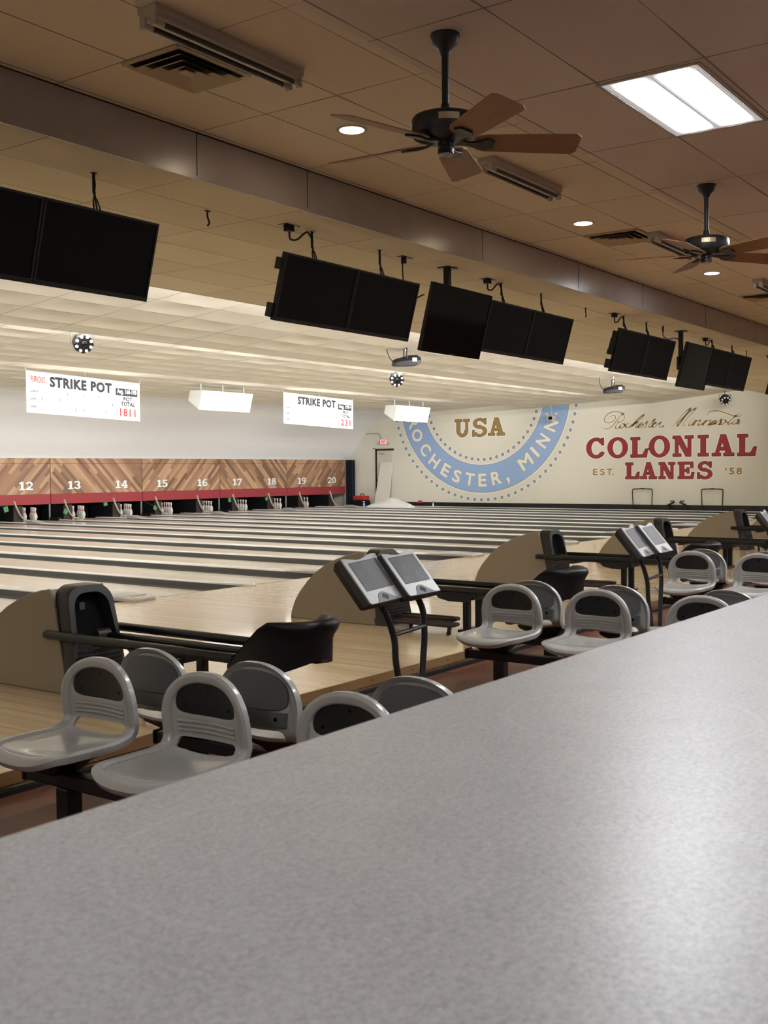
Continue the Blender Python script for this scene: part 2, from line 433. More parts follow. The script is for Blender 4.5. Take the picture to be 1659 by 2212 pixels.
# ------------------------------------------------------------------ lettering helpers
def text_polys(s, sp=1):           # outlines of the built-in font, as (verts2d, faces)
    cu = bpy.data.curves.new('t', 'FONT'); cu.body = s; cu.size = 1; cu.resolution_u = 3; cu.space_character = sp
    o = bpy.data.objects.new('t', cu); COL.objects.link(o)
    dg = bpy.context.evaluated_depsgraph_get(); me = bpy.data.meshes.new_from_object(o.evaluated_get(dg))
    v = [(p.co.x, p.co.y) for p in me.vertices]; f = [tuple(p.vertices) for p in me.polygons]
    bpy.data.objects.remove(o); bpy.data.curves.remove(cu); bpy.data.meshes.remove(me)
    return v, f
_tc = {}
def glyphs(s, sp=1):
    if (s, sp) not in _tc: _tc[(s, sp)] = text_polys(s, sp)
    return _tc[(s, sp)]
OCT = [(math.cos(PI*k/4), math.sin(PI*k/4)) for k in range(8)]
def hull(P):
    P = sorted(set((round(x, 6), round(y, 6)) for x, y in P)); out = []
    for seq in (P, P[::-1]):
        h = []
        for p in seq:
            while len(h) > 1 and (h[-1][0]-h[-2][0])*(p[1]-h[-2][1])-(h[-1][1]-h[-2][1])*(p[0]-h[-2][0]) <= 1e-12: h.pop()
            h.append(p)
        out += h[:-1]
    return out
def union(polys, grow=0):          # one flat outline out of overlapping convex pieces
    vs_, fs_ = [], []
    for p in polys:
        q = hull([(x+dx*grow, y+dy*grow) for x, y in p for dx, dy in (OCT if grow else [(0, 0)])])
        if len(q) < 3: continue
        fs_.append([len(vs_)+i for i in range(len(q))]); vs_ += [Vector(c) for c in q]
    vo, eo, fo, ov, oe, of = delaunay_2d_cdt(vs_, [], fs_, 0, 1e-5)
    return [(v.x, v.y) for v in vo], [tuple(f) for f, src in zip(fo, of) if src]
def stamp(mb, polys, fn, grow=0):
    v, f = union(polys, grow); mb.add([fn(x, y) for x, y in v], f)
def text(mb, s, fn0, w, h, grow=0, sp=1):
    v, f = glyphs(s, sp)
    x0 = min(p[0] for p in v); x1 = max(p[0] for p in v); y0 = min(p[1] for p in v); y1 = max(p[1] for p in v)
    g = [((x-x0)/(x1-x0)*w, (y-y0)/(y1-y0)*h) for x, y in v]
    if grow: stamp(mb, [[g[i] for i in q] for q in f], fn0, grow)
    else: mb.add([fn0(x, y) for x, y in g], f)
def R(x0, y0, x1, y1): return [(x0, y0), (x1, y0), (x1, y1), (x0, y1)]
def arc(cx, cy, rx, ry, a0, a1, tx, ty, n=22):
    o_, i_ = [], []
    for k in range(n+1):
        a = rad(a0+(a1-a0)*k/n)
        o_.append((cx+rx*math.cos(a), cy+ry*math.sin(a))); i_.append((cx+(rx-tx)*math.cos(a), cy+(ry-ty)*math.sin(a)))
    return [[o_[k], o_[k+1], i_[k+1], i_[k]] for k in range(n)]
SLAB = {
 'I': (.5, [R(.14, 0, .36, 1), R(0, 0, .5, .11), R(0, .89, .5, 1)]),
 'L': (.86, [R(.1, 0, .32, 1), R(0, .89, .46, 1), R(0, 0, .8, .11), [(.6, .1), (.72, 0), (.80, 0), (.86, .40), (.76, .40)]]),
 'O': (1.0, arc(.5, .5, .5, .52, 0, 360, .22, .11, 36)),
 'C': (.92, arc(.5, .5, .5, .52, 38, 322, .22, .12, 30)+[R(.79, .66, .89, 1.0), [(.80, .30), (.92, .24), (.86, .14), (.74, .16)]]),
 'N': (1.02, [R(.12, 0, .25, 1), R(.77, 0, .90, 1), [(.1, 1), (.36, 1), (.9, 0), (.66, 0)], R(0, .89, .3, 1), R(0, 0, .40, .11), R(.62, .89, 1.02, 1)]),
 'A': (1.1, [[(.44, 1), (.58, 1), (.29, .05), (.15, .05)], [(.42, 1), (.68, 1), (1.0, .05), (.74, .05)], R(.3, .28, .78, .39), R(0, 0, .42, .11), R(.6, 0, 1.1, .11)]),
 'E': (.88, [R(.1, 0, .32, 1), R(0, .89, .8, 1), R(.70, .66, .82, 1), R(.3, .44, .58, .55), R(.5, .34, .6, .66), R(0, 0, .82, .11), [(.70, .05), (.82, 0), (.88, .36), (.77, .36)]]),
 'S': (.84, arc(.42, .735, .38, .285, 25, 270, .19, .11)+arc(.42, .28, .42, .30, -155, 90, .20, .11)+[R(.70, .70, .80, 1.0), R(0, 0, .10, .34), [(.30, .60), (.42, .45), (.62, .42), (.46, .62)]]),
 'U': (.98, [R(.11, .3, .33, 1), R(.72, .3, .86, 1), R(0, .89, .46, 1), R(.58, .89, .98, 1)]+arc(.485, .36, .375, .38, 180, 360, .20, .15)),
 '1': (.56, [R(.18, 0, .42, 1), R(.04, 0, .56, .15), [(.2, 1), (.2, .78), (.04, .70), (.02, .80)]]),
 '2': (.66, arc(.32, .68, .32, .33, -20, 175, .21, .17)+[[(.62, .56), (.42, .52), (.0, .16), (.0, 0), (.20, 0)], R(0, 0, .66, .18)]),
 '3': (.64, arc(.30, .75, .30, .26, -90, 165, .19, .15)+arc(.30, .29, .34, .30, -165, 90, .21, .16)),
 '4': (.70, [R(.36, 0, .57, 1), R(0, .22, .70, .38), [(.36, 1), (.5, 1), (.2, .34), (0, .34)], R(.26, 0, .67, .12)]),
 '5': (.64, [R(.08, .83, .58, 1), R(.07, .45, .22, 1)]+arc(.29, .32, .35, .33, -160, 130, .22, .16)),
 '6': (.66, arc(.33, .31, .33, .32, 0, 360, .20, .15)+arc(.40, .48, .40, .53, 65, 195, .20, .16)),
 '7': (.64, [R(0, .80, .64, 1), [(.64, .84), (.42, .84), (.08, 0), (.32, 0)], R(0, .64, .11, 1)]),
 '8': (.66, arc(.33, .75, .28, .26, 0, 360, .18, .14)+arc(.33, .29, .33, .30, 0, 360, .20, .15)),
 '9': (.66, [[(.66-x, 1-y) for x, y in p] for p in arc(.33, .31, .33, .32, 0, 360, .20, .15)+arc(.40, .48, .40, .53, 65, 195, .20, .16)]),
 '0': (.66, arc(.33, .5, .33, .51, 0, 360, .20, .14, 30))}
def slab(mb, ch, fn0, w, h, grow=0):
    W0, polys = SLAB[ch]
    stamp(mb, [[(x/W0*w, y*h) for x, y in p] for p in polys], fn0, grow)
# ------------------------------------------------------------------ painted mural on the side wall (parts of the wall)
def wl(y, z, layer): return (XW-.0015*(layer+1), y, z)     # a point of the wall; y runs leftwards in the room
def part(name, mb, mat, parent): return link(name, mb, mat, parent)
RC = (20.215, 4.07)                                        # centre of the roundel
RO, RI = 3.51, 2.535
ZTOP = 4.0
def ringband(mb, r0, r1, layer, a0=180, a1=360, n=90):
    for k in range(n):
        A = [rad(a0+(a1-a0)*(k+j)/n) for j in (0, 1)]
        mb.add([wl(RC[0]+r*math.cos(a), RC[1]+r*math.sin(a), layer) for r, a in ((r0, A[0]), (r1, A[0]), (r1, A[1]), (r0, A[1]))], [(0, 1, 2, 3)])
m = MB(); ringband(m, RI-.055, RO+.055, 0); part('painted_halo', m, 'pale_cream', wall)
m = MB(); ringband(m, RI-.012, RO+.012, 1); part('painted_outline', m, 'blue_outline', wall)
m = MB(); ringband(m, RI, RO, 2); part('painted_roundel', m, 'roundel_blue', wall)
def dots(r, n, a0, a1, rad_):
    h, d_, c_ = MB(), MB(), MB()
    for k in range(n):
        a = rad(a0+(a1-a0)*k/(n-1)); y, z = RC[0]+r*math.cos(a), RC[1]+r*math.sin(a)
        for mb, q, ly in ((h, 1.55, 1), (d_, 1.0, 2), (c_, .38, 3)):
            mb.poly([wl(y+rad_*q*math.cos(2*PI*i/14), z+rad_*q*math.sin(2*PI*i/14), ly) for i in range(14)])
    return h, d_, c_
for r, n_, a0, a1 in ((3.78, 41, 184, 356), (2.33, 26, 191, 349)):
    h, d_, c_ = dots(r, n_, a0, a1, .062)
    part('painted_dot_halo', h, 'pale_cream', wall); part('painted_dots', d_, 'dot_grey', wall); part('painted_dot_centres', c_, 'roundel_blue', wall)
# letters on the arc: (character, y, z) as they stand on the wall
ARC = [('R', 23.16, 3.14), ('O', 22.98, 2.68), ('C', 22.62, 2.14), ('H', 22.22, 1.70), ('E', 21.73, 1.37), ('S', 21.25, 1.145), ('T', 20.70, 1.03), ('E', 20.17, 1.00), ('R', 19.60, 1.075), (',', 19.10, .99), ('M', 18.42, 1.64), ('I', 18.05, 1.98), ('N', 17.73, 2.36), ('N', 17.42, 2.90)]
for ly, gr, mat in ((3, .035, 'dot_grey'), (4, .022, 'pale_cream')):
    m = MB()
    for ch, y, z in ARC:
        a = math.atan2(z-RC[1], y-RC[0])
        up_ = (-math.cos(a), -math.sin(a)); ri_ = (math.sin(a), -math.cos(a))
        h = .43; w = {'I': .085, ',': .10, 'M': .48, 'O': .44, 'T': .36, 'E': .30, 'S': .31}.get(ch, .36)
        if ch == ',': h = .20
        def fn(x, yy, w=w, h=h, y=y, z=z, up_=up_, ri_=ri_, ly=ly):
            u, v = x-w/2, yy-h/2
            return wl(y+ri_[0]*u+up_[0]*v, z+ri_[1]*u+up_[1]*v, ly)
        text(m, ch, fn, w, h, gr)
    part('painted_arc_lettering', m, mat, wall)
def slab_row(items, layers):
    for ly, gr, mat, nm in layers:
        m = MB()
        for ch, yl, yr, z0, z1 in items:
            slab(m, ch, lambda x, y, yl=yl, z0=z0, ly=ly: wl(yl-x, z0+y, ly), yl-yr, z1-z0, gr)
        part(nm, m, mat, wall)
RED = [('C', 16.09, 15.46, 1.745, 2.385), ('O', 15.32, 14.63, 1.745, 2.385), ('L', 14.51, 13.93, 1.745, 2.385), ('O', 13.87, 13.19, 1.75, 2.40), ('N', 13.07, 12.41, 1.75, 2.395), ('I', 12.245, 11.92, 1.75, 2.395), ('A', 11.79, 11.11, 1.75, 2.395), ('L', 10.99, 10.42, 1.745, 2.39),
       ('L', 14.69, 14.22, 1.037, 1.552), ('A', 14.17, 13.63, 1.037, 1.552), ('N', 13.54, 13.01, 1.037, 1.552), ('E', 12.90, 12.38, 1.037, 1.555), ('S', 12.26, 11.80, 1.035, 1.555)]
slab_row(RED, ((0, .05, 'pale_cream', 'painted_letter_halo'), (1, .022, 'letter_dark', 'painted_letter_outline'), (2, .004, 'letter_red', 'painted_red_lettering')))
GOLD = [('U', 21.31, 20.70, 2.59, 3.20), ('S', 20.57, 19.985, 2.585, 3.205), ('A', 19.915, 19.255, 2.60, 3.205)]
slab_row(GOLD, ((0, .05, 'pale_cream', 'painted_letter_halo'), (1, .022, 'letter_gold_dark', 'painted_letter_outline'), (2, .003, 'letter_gold', 'painted_gold_lettering')))
def row(s, yl, yr, z0, z1, layers):
    for ly, gr, mat, nm in layers:
        m = MB(); text(m, s, lambda x, y: wl(yl-x, z0+y, ly), yl-yr, z1-z0, gr); part(nm, m, mat, wall)
small = ((0, .03, 'pale_cream', 'painted_small_halo'), (1, .010, 'letter_gold', 'painted_small_lettering'))
for s_, a, b_ in (('E', 15.855, 15.71), ('S', 15.60, 15.44), ('T.', 15.36, 15.115)): row(s_, a, b_, 1.165, 1.365, small)
for s_, a, b_, z0 in (('‘', 11.38, 11.33, 1.29), ('5', 11.25, 11.10, 1.165), ('8', 11.02, 10.86, 1.165)): row(s_, a, b_, z0, 1.36, small)
STROKES = [[(15.341,3.016),(15.256,3.092),(15.146,3.135),(15.062,3.124),(15.053,3.045),(15.129,2.953),(15.248,2.902),(15.366,2.906),(15.443,2.956),(15.443,3.051),(15.349,3.174),(15.196,3.247),(15.028,3.264),(14.877,3.227),(14.76,3.144),(14.73,3.057),(14.777,2.965),(14.86,2.921),(14.936,2.923),(14.978,2.956)],[(14.726,3.229),(14.827,3.155),(14.961,3.034),(15.062,2.896),(15.163,2.789),(15.282,2.714),(15.418,2.694),(15.537,2.761)],[(14.936,2.923),(14.994,2.847),(15.053,2.77),(15.053,2.707),(15.011,2.698),(14.927,2.727),(14.877,2.78)],[(14.743,2.839),(14.81,2.857),(14.877,2.796),(14.894,2.734),(14.86,2.702),(14.777,2.746),(14.71,2.822),(14.743,2.839),(14.693,2.775),(14.652,2.797)],[(14.544,2.848),(14.61,2.866),(14.677,2.806),(14.702,2.744),(14.668,2.712),(14.594,2.733),(14.511,2.785),(14.411,2.859),(14.28,2.979),(14.149,3.083),(14.051,3.134),(14.051,3.095),(14.149,3.006),(14.263,2.917),(14.395,2.828),(14.461,2.76),(14.535,2.708)],[(14.461,2.768),(14.362,2.858),(14.28,2.886),(14.28,2.84),(14.337,2.764),(14.346,2.71),(14.296,2.708),(14.23,2.761),(14.149,2.789),(14.1,2.834),(14.132,2.866),(14.198,2.837),(14.247,2.761),(14.23,2.706),(14.165,2.704),(14.083,2.772),(14.002,2.846),(13.929,2.898)],[(13.929,2.898),(13.969,2.845),(13.969,2.753),(14.034,2.708),(14.083,2.71)],[(13.67,2.974),(13.742,2.899),(13.839,2.81),(13.904,2.735),(13.888,2.704),(13.823,2.717),(13.742,2.776),(13.662,2.82),(13.629,2.857),(13.678,2.867),(13.758,2.808),(13.774,2.731),(13.742,2.707),(13.662,2.728),(13.581,2.802),(13.469,2.867),(13.485,2.83),(13.533,2.754),(13.533,2.701),(13.485,2.699),(13.413,2.751)],[(13.791,2.909),(13.71,2.937),(13.662,2.966)],[(13.373,2.772),(13.381,2.727),(13.421,2.682)],[(13.186,2.717),(13.103,2.722),(13.002,2.792),(12.886,2.933),(12.737,3.104),(12.605,3.227),(12.49,3.278),(12.507,3.239),(12.654,3.085),(12.803,2.93),(12.902,2.821),(12.944,2.742),(12.927,2.709),(12.869,2.755),(12.737,2.927),(12.589,3.098),(12.441,3.22),(12.311,3.279),(12.327,3.24),(12.457,3.109),(12.605,2.955),(12.704,2.83),(12.736,2.751),(12.712,2.71),(12.637,2.74)],[(12.457,2.878),(12.531,2.809),(12.572,2.746),(12.539,2.721),(12.457,2.758),(12.359,2.851),(12.318,2.889),(12.318,2.857),(12.375,2.803),(12.432,2.726)],[(12.432,2.726),(12.31,2.833),(12.212,2.886),(12.163,2.876),(12.212,2.798),(12.261,2.736),(12.212,2.719),(12.131,2.764),(12.002,2.871),(11.985,2.862),(12.05,2.793),(12.114,2.716)],[(12.114,2.716),(12.001,2.807),(11.889,2.875),(11.841,2.865),(11.889,2.788),(11.937,2.726),(11.888,2.717),(11.808,2.761),(11.712,2.798),(11.672,2.852),(11.728,2.861),(11.808,2.801),(11.84,2.739),(11.792,2.721),(11.696,2.75),(11.585,2.841),(11.498,2.901)],[(11.498,2.901),(11.521,2.839),(11.529,2.76),(11.6,2.723),(11.672,2.733)],[(11.363,2.865),(11.458,2.86),(11.537,2.792),(11.553,2.73),(11.489,2.72),(11.394,2.787),(11.355,2.857),(11.347,2.786),(11.284,2.784)],[(10.94,3.068),(11.034,2.994),(11.174,2.874),(11.284,2.768),(11.299,2.722),(11.252,2.72),(11.158,2.78)],[(11.945,3.019),(11.938,3.082),(11.857,3.142),(11.713,3.16),(11.554,3.138),(11.364,3.076),(11.174,2.999),(11.018,2.962),(10.924,2.966),(10.862,3.003)],[(10.955,2.851),(11.033,2.861),(11.127,2.794),(11.158,2.733),(11.111,2.716),(11.017,2.775),(10.939,2.85),(10.986,2.774),(11.001,2.72),(10.955,2.726),(10.908,2.787)],[(12.4,2.964),(12.391,2.924)]]
for ly, gr, mat, nm in ((0, .022, 'pale_cream', 'painted_script_halo'), (1, .0, 'letter_gold', 'painted_script')):
    m = MB()
    for st in STROKES:
        P = catmull([(0, y, z) for y, z in st], 5); n_ = len(P); L0, L1 = [], []
        for i, p in enumerate(P):
            t = P[min(i+1, n_-1)]-P[max(i-1, 0)]
            if t.length < 1e-6: t = Vector((0, 1, 0))
            t.normalize(); nrm = Vector((0, -t.z, t.y))
            w_ = .007+.009*math.sin(PI*i/max(1, n_-1)) + gr
            L0.append(wl(p.y+nrm.y*w_, p.z+nrm.z*w_, ly)); L1.append(wl(p.y-nrm.y*w_, p.z-nrm.z*w_, ly))
        m.add(L0+L1, [(i, i+1, n_+i+1, n_+i) for i in range(n_-1)])
    part(nm, m, mat, wall)

# ------------------------------------------------------------------ lanes, dividers
Y0, Y1 = FOUL, 26.75
RISE = .095/17
def tilt(mb, z0, k=RISE):           # the lanes rise very slightly towards the pins
    mb.v = [(x, y, z+z0+k*(y-FOUL)) for x, y, z in mb.v]; return mb
def lane_bed(): return tilt(MB().box(-.527, Y0, -.06, .527, Y1, 0), -.065)
def gutter(sx):
    a, b = (.527, .762) if sx > 0 else (-.762, -.527)
    c = (a+b)/2; r = .1175; pr = [(c+r*math.cos(t), -.012+.078*-abs(math.sin(t))) for t in [PI+PI*k/8 for k in range(9)]]
    low = [(x, z-.012) for x, z in reversed(pr)]
    m = MB(); q = [(x, Y0+.01, z) for x, z in pr+low]
    return tilt(m.prism(q, (0, Y1-Y0-.02, 0)), -.065)
lane_me = lane_bed().mesh('lane_bed'); lane_me.materials.append(M['lane_maple'])
gl, gr_ = gutter(-1).mesh('gutter'), gutter(1).mesh('gutter')
for g_ in (gl, gr_): g_.materials.append(M['gutter_grey'])
LANES = {}
num = 3
for k, c in enumerate(CX):
    for s in (-1, 1):
        n_ = 1+2*k+(s > 0)
        if n_ < 4: continue
        x = c+s*.895; LANES[n_] = x
        wh = 'with number %d on the mask above its pins' % n_ if n_ >= 12 else None
        if n_ >= 12: lb = 'polished maple bowling lane that ends at the pins under number %d' % n_
        else: lb = ['polished maple bowling lane with two grey gutters, nearest in view at the left edge', 'polished maple bowling lane just beyond the nearest one at the left edge', 'polished maple bowling lane, third in view from the left edge', 'polished maple bowling lane, fourth in view, between two grey dividers', 'polished maple bowling lane, fifth in view from the near side', 'polished maple bowling lane, sixth in view from the near side', 'polished maple bowling lane, seventh in view from the near side', 'polished maple bowling lane, last one before the lane numbered 12'][n_-4]
        t = T('bowling_lane', lb, 'bowling lane', (x, 0, 0), 0, 'bowling lanes side by side')
        for nm, me in (('lane_bed', lane_me), ('gutter', gl), ('gutter', gr_)):
            o = bpy.data.objects.new(nm, me); COL.objects.link(o); o.parent = t
        link('side_board', MB().box(-.755, 25.72, -.02, -.47, 25.75, .47), 'dark_brown', t)
        link('gutter_wall', MB().box(-.76, 25.755, -.02, -.73, 26.74, .47), 'pit_black', t)
# dark arrow dots painted on the lane boards are part of the bed material; dividers follow
def cap_profile(w, h): return [(-w, 0), (-w, h*.55), (-w*.82, h), (-w*.25, h), (-w*.18, h*.7), (w*.18, h*.7), (w*.25, h), (w*.82, h), (w, h*.55), (w, 0)]
ordn = ['nearest', 'second', 'third', 'fourth', 'fifth', 'sixth', 'seventh', 'eighth', 'ninth', 'tenth']
def divider(x, wide, lbl, post):
    t = T('lane_divider', lbl, 'lane divider', (x, 0, 0), 0, 'wide lane dividers' if wide else 'narrow lane dividers')
    w = .128 if wide else .070
    link('divider_body', tilt(MB().box(-w, FOUL+.02, -.15, w, 26.2, -.002), 0, .04/17), 'divider_dark', t)
    q = [(px, FOUL+.05, -.002+pz) for px, pz in cap_profile(w, .016)]
    link('divider_cap', tilt(MB().prism(q, (0, 26.2-FOUL-.05, 0)), 0, .04/17), 'cap_light' if not wide else 'cap_light', t, smooth=30)
    if wide:                       # flat flared cover over the ball track
        m = MB(); rings = []
        for yy, ww, hh in ((FOUL-.13, .150, .020), (FOUL-.115, .168, .036), (FOUL-.06, .172, .048), (FOUL+.10, .172, .055), (FOUL+.40, .165, .055), (FOUL+.8, .13, .022)):
            rings.append([(-ww, yy, .001), (-ww, yy, hh*.6), (-ww*.85, yy, hh), (ww*.85, yy, hh), (ww, yy, hh*.6), (ww, yy, .001)])
        link('track_cover', m.loft(rings), 'cover_grey', t, smooth=35)
        link('cover_inset', MB().box(-.10, FOUL-.04, .045, .10, FOUL+.26, .0575), 'cap_grey', t, bevel=.004)
    else:
        m = MB(); rings = []
        for yy, ww, hh in ((FOUL-.11, .020, .012), (FOUL-.095, .045, .024), (FOUL-.03, .066, .034), (FOUL+.15, .074, .036), (FOUL+.6, .071, .018)):
            rings.append([(-ww, yy, .001), (-ww, yy, hh*.6), (-ww*.7, yy, hh), (ww*.7, yy, hh), (ww, yy, hh*.6), (ww, yy, .001)])
        link('divider_nose', m.loft(rings), 'cap_light', t, smooth=35)
    if post != 2:
        link('kickback', MB().box(-w*.8, 26.80, -.13, w*.8, 29.4, 1.7), 'pit_black', t)
    if wide:
        m = MB().prism([(-.14, 24.2, .045), (-.14, 24.8, .045), (-.14, 24.8, .12), (-.14, 24.62, .12)], (.28, 0, 0))
        link('end_wedge', m, 'cap_grey', t, bevel=.006)
    if post is True:
        link('mask_post', MB().box(-.018, 26.236, .0, .018, 26.27, 1.8), 'cap_grey', t)
        link('post_foot', MB().box(-.10, 25.75, .03, .05, 26.15, .11), 'black_plastic', t, bevel=.01)
kw = kn = 0
for k, c in enumerate(CX[1:], 1):
    if k >= 1:
        a_, b2 = 1+2*k, 2+2*k
        nm = 'between the lanes numbered %d and %d' % (a_, b2) if a_ >= 12 else '%s wide one counting from the near end' % ordn[k-1]
        divider(c, True, 'wide grey capped divider with flared nose cover, '+nm, False)
    if k < 9:
        nm = 'at the post between masks %d and %d' % (2+2*k, 3+2*k) if 2+2*k >= 12 else '%s narrow one counting from the near end' % ordn[k-1]
        divider(c+SP/2, False, 'narrow pale capped divider with rounded nose, '+nm, True)
    else: divider(c+SP/2, False, 'narrow pale capped divider running along the mural wall side of lane 20', 2)
# ------------------------------------------------------------------ masks above the pins
def mk(y, layer): return y-.0015*(layer+1)
for k in range(4, 9):
    n0 = 3+2*(k-0); c = CX[k+1]; n0 = 1+2*(k+1)
    x0, x1 = c-SP/2+.012, c+SP/2-.012
    t = T('pinsetter_mask', 'wooden herringbone mask with red lower band and white numbers %d and %d' % (n0, n0+1), 'lane mask', (0, 0, 0), 0, 'numbered masks above the pins')
    pm = 'planks_right' if k % 2 == 0 else 'planks_left'
    link('mask_board', MB().box(x0, MASK, .775, x1, MASK+.04, 1.81), pm, t, bevel=.004)
    link('red_band', MB().box(x0, MASK-.004, .487, x1, MASK+.04, .772), 'red_band', t, bevel=.004)
    link('top_trim', MB().box(x0-.01, MASK-.005, 1.81, x1+.01, MASK+.05, 1.822), 'white_paint', t)
    for s in (-1, 1):
        num = str(n0+(s > 0)); x = c+s*.895; h = .235; z = .905; tot = sum(SLAB[ch][0] for ch in num)*.36+.03
        for ly, gr, mat, nm in ((0, .014, 'ink_grey', 'number_outline'), (1, .002, 'white_paint', 'lane_number')):
            m = MB(); px = x-tot/2
            for ch in num:
                w_ = SLAB[ch][0]*.36
                slab(m, ch, lambda a, b, px=px, ly=ly: (px+a, mk(MASK, ly), z+b), w_, h, gr); px += w_+.03
            link(nm, m, mat, t)
# ------------------------------------------------------------------ pins: one lathe, copied
PR = [(.0255, 0), (.028, .004), (.036, .03), (.0505, .07), (.0605, .115), (.0575, .15), (.046, .19), (.032, .225), (.0235, .25), (.0225, .27), (.026, .31), (.0323, .345), (.030, .365), (.018, .379), (.004, .381)]
pr2 = [(p.x, p.z) for p in catmull([(r, 0, h) for r, h in PR], 3)]
body = MB().lathe(pr2, n=16).mesh('pin_body'); body.materials.append(M['pin_shaded_white']); body.polygons.foreach_set('use_smooth', [True]*len(body.polygons))
st = MB()
for z0, z1 in ((.232, .244), (.262, .274)):
    r_ = [r for r, h in pr2 if z0-.01 < h < z1+.01]; rr = max(r_)+.0012
    st.lathe([(rr-.004, z0-.001), (rr+.0008, z0), (rr, z1), (rr-.004, z1+.001)], n=16)
st = st.mesh('neck_stripes'); st.materials.append(M['ink_red'])
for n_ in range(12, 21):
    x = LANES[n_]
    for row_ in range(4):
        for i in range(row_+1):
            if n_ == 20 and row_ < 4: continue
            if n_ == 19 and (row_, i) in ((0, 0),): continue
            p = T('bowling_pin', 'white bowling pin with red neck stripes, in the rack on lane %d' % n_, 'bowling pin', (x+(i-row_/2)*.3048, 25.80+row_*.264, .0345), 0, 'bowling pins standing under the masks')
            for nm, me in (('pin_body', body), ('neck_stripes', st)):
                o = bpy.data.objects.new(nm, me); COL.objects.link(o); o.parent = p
# ------------------------------------------------------------------ curved sweep arms under the masks, green tags
arm = MB().tube([(-.77, 25.68, .62), (-.73, 25.66, .48), (-.65, 25.66, .32), (-.56, 25.66, .185), (-.46, 25.66, .105), (-.36, 25.66, .08), (-.28, 25.68, .078)], .036, 8, 5, flat=.45)
arm.cur = 0
arm_me = arm.mesh('sweep_arm'); arm_me.materials.append(M['fixture_white']); arm_me.polygons.foreach_set('use_smooth', [True]*len(arm_me.polygons))
for n_ in range(12, 21):
    o = bpy.data.objects.new('sweep_arm', arm_me); COL.objects.link(o); o.location = (LANES[n_], 0, 0)
    tag(o, 'curved pale metal sweep arm hanging to the left of the pins on lane %d' % n_, 'sweep arm', 'sweep arms under the masks')
TAGS = [(18.55, .33, .48, 'at the left edge of the picture', -.25), (20.62, .20, .34, 'on a string at the post left of lane 13', .5), (22.05, .40, .50, 'just under the red band between 13 and 14', -.2), (24.08, .20, .33, 'on a string beside the pins under number 15', .5), (27.45, .36, .50, 'hanging straight under the left end of mask 17', .1), (29.3, .36, .48, 'tilted, by the pins under number 18', -.5)]
for x, z0, z1, n_, tw in TAGS:
    m = MB().box(-.075, -.002, -(z1-z0), .075, .002, 0).xf(Matrix.Rotation(tw, 4, 'Y') @ Matrix.Rotation(.1, 4, 'Z')).tube([(0, 0, 0), (0, .30, (.50-z1)*.4), (0, .585, .50-z1)], .003, 5)
    o = link('paper_tag', m, 'tag_green'); o.location = (x*.9775, 25.60, z1)
    tag(o, 'small green paper tag '+n_, 'tag', 'green tags under the masks')
# blue crate and pale posts visible under the last mask
o = link('crate', MB().box(32.6, 28.25, -.14, 33.4, 28.75, .45), 'bottle_blue', bevel=.01); tag(o, 'dull blue crate in the dark behind lane 20', 'crate')
o = link('upright_post', MB().box(32.47, 26.9, -.1, 32.53, 26.95, .9), 'pipe_grey', bevel=.004); tag(o, 'pale upright post under the number 20, left of the blue crate', 'post')
o = link('upright_post', MB().box(33.45, 26.8, -.1, 33.53, 26.86, .9), 'pipe_grey', bevel=.004); tag(o, 'pale upright post under the last mask, right of the blue crate', 'post')

# ------------------------------------------------------------------ strike pot banners
def banner(x0, x1, zt0, zt1, h, y, avg, total, logo, marks, lbl):
    t = T('score_banner', lbl, 'banner', (0, 0, 0), 0, 'banners hanging above the lanes')
    w = x1-x0
    def f(u, v, ly=0): return (x0+u*w, y-.004*(ly+1), zt0+(zt1-zt0)*u-h*(1-v))
    m = MB(); m.prism([f(0, 0, -1), f(1, 0, -1), f(1, 1, -1), f(0, 1, -1)], (0, .006, 0)); link('banner_sheet', m, 'sign_white', t)
    m = MB()
    e = .008
    for a, b, c_, d_ in ((.02, .03, .98, .03+e), (.02, .96, .98, .96+e), (.02, .03, .02+e*.5, .96), (.98-e*.5, .03, .98, .96)):
        m.add([f(a, b), f(c_, b), f(c_, d_), f(a, d_)], [(0, 1, 2, 3)])
    link('border_line', m, 'ink_grey', t)
    def tx(s, u0, u1, v0, v1, mat, nm, g=0, sp=1):
        # letters are thickened in metres, then mapped back onto the sheet
        m = MB(); text(m, s, lambda x, yy: f(u0+x/w, v0+yy/h, 1), (u1-u0)*w, (v1-v0)*h, g, sp); link(nm, m, mat, t)
    tx('STRIKE POT', .195, .73, .675, .905, 'ink_black', 'title', .017, 1.12)
    m = MB(); m.add([f(.77, .63), f(.975, .63), f(.975, .82), f(.77, .82)], [(0, 1, 2, 3)]); link('average_box', m, 'ink_black', t)
    tx(avg, .785, .965, .655, .80, 'white_paint', 'average_text', .003, 1.1)
    tx('POT', .845, .925, .50, .60, 'ink_black', 'pot_word', .006, 1.1)
    tx('TOTAL', .82, .95, .37, .475, 'ink_black', 'total_word', .006, 1.1)
    tx(total, .81 if len(total) == 4 else .815, .955, .10, .30, 'sign_red', 'total_figure', .007, 1.15)
    for r_ in range(3):
        tx('GAME', .03, .075, .50-.185*r_, .55-.185*r_, 'ink_grey', 'game_word', .0035, 1.15)
        tx(str(r_+1), .085, .092, .50-.185*r_, .55-.185*r_, 'ink_grey', 'game_number', .003)
    for u, v in marks: tx('X', u-.007, u+.007, v-.045, v+.045, 'ink_grey', 'strike_mark', .004)
    if logo:
        tx('FURIOUS', .035, .15, .74, .89, 'sign_red', 'small_red_word', .004, 1.1)
    m = MB()
    for u in (0.0, .5, 1.0):
        p = f(u, 1); m.tube([p, (p[0]+(u-.5)*.1, p[1]+.03, p[2]+.10)], .006, 6)
    link('hanging_cord', m, 'pipe_grey', t)
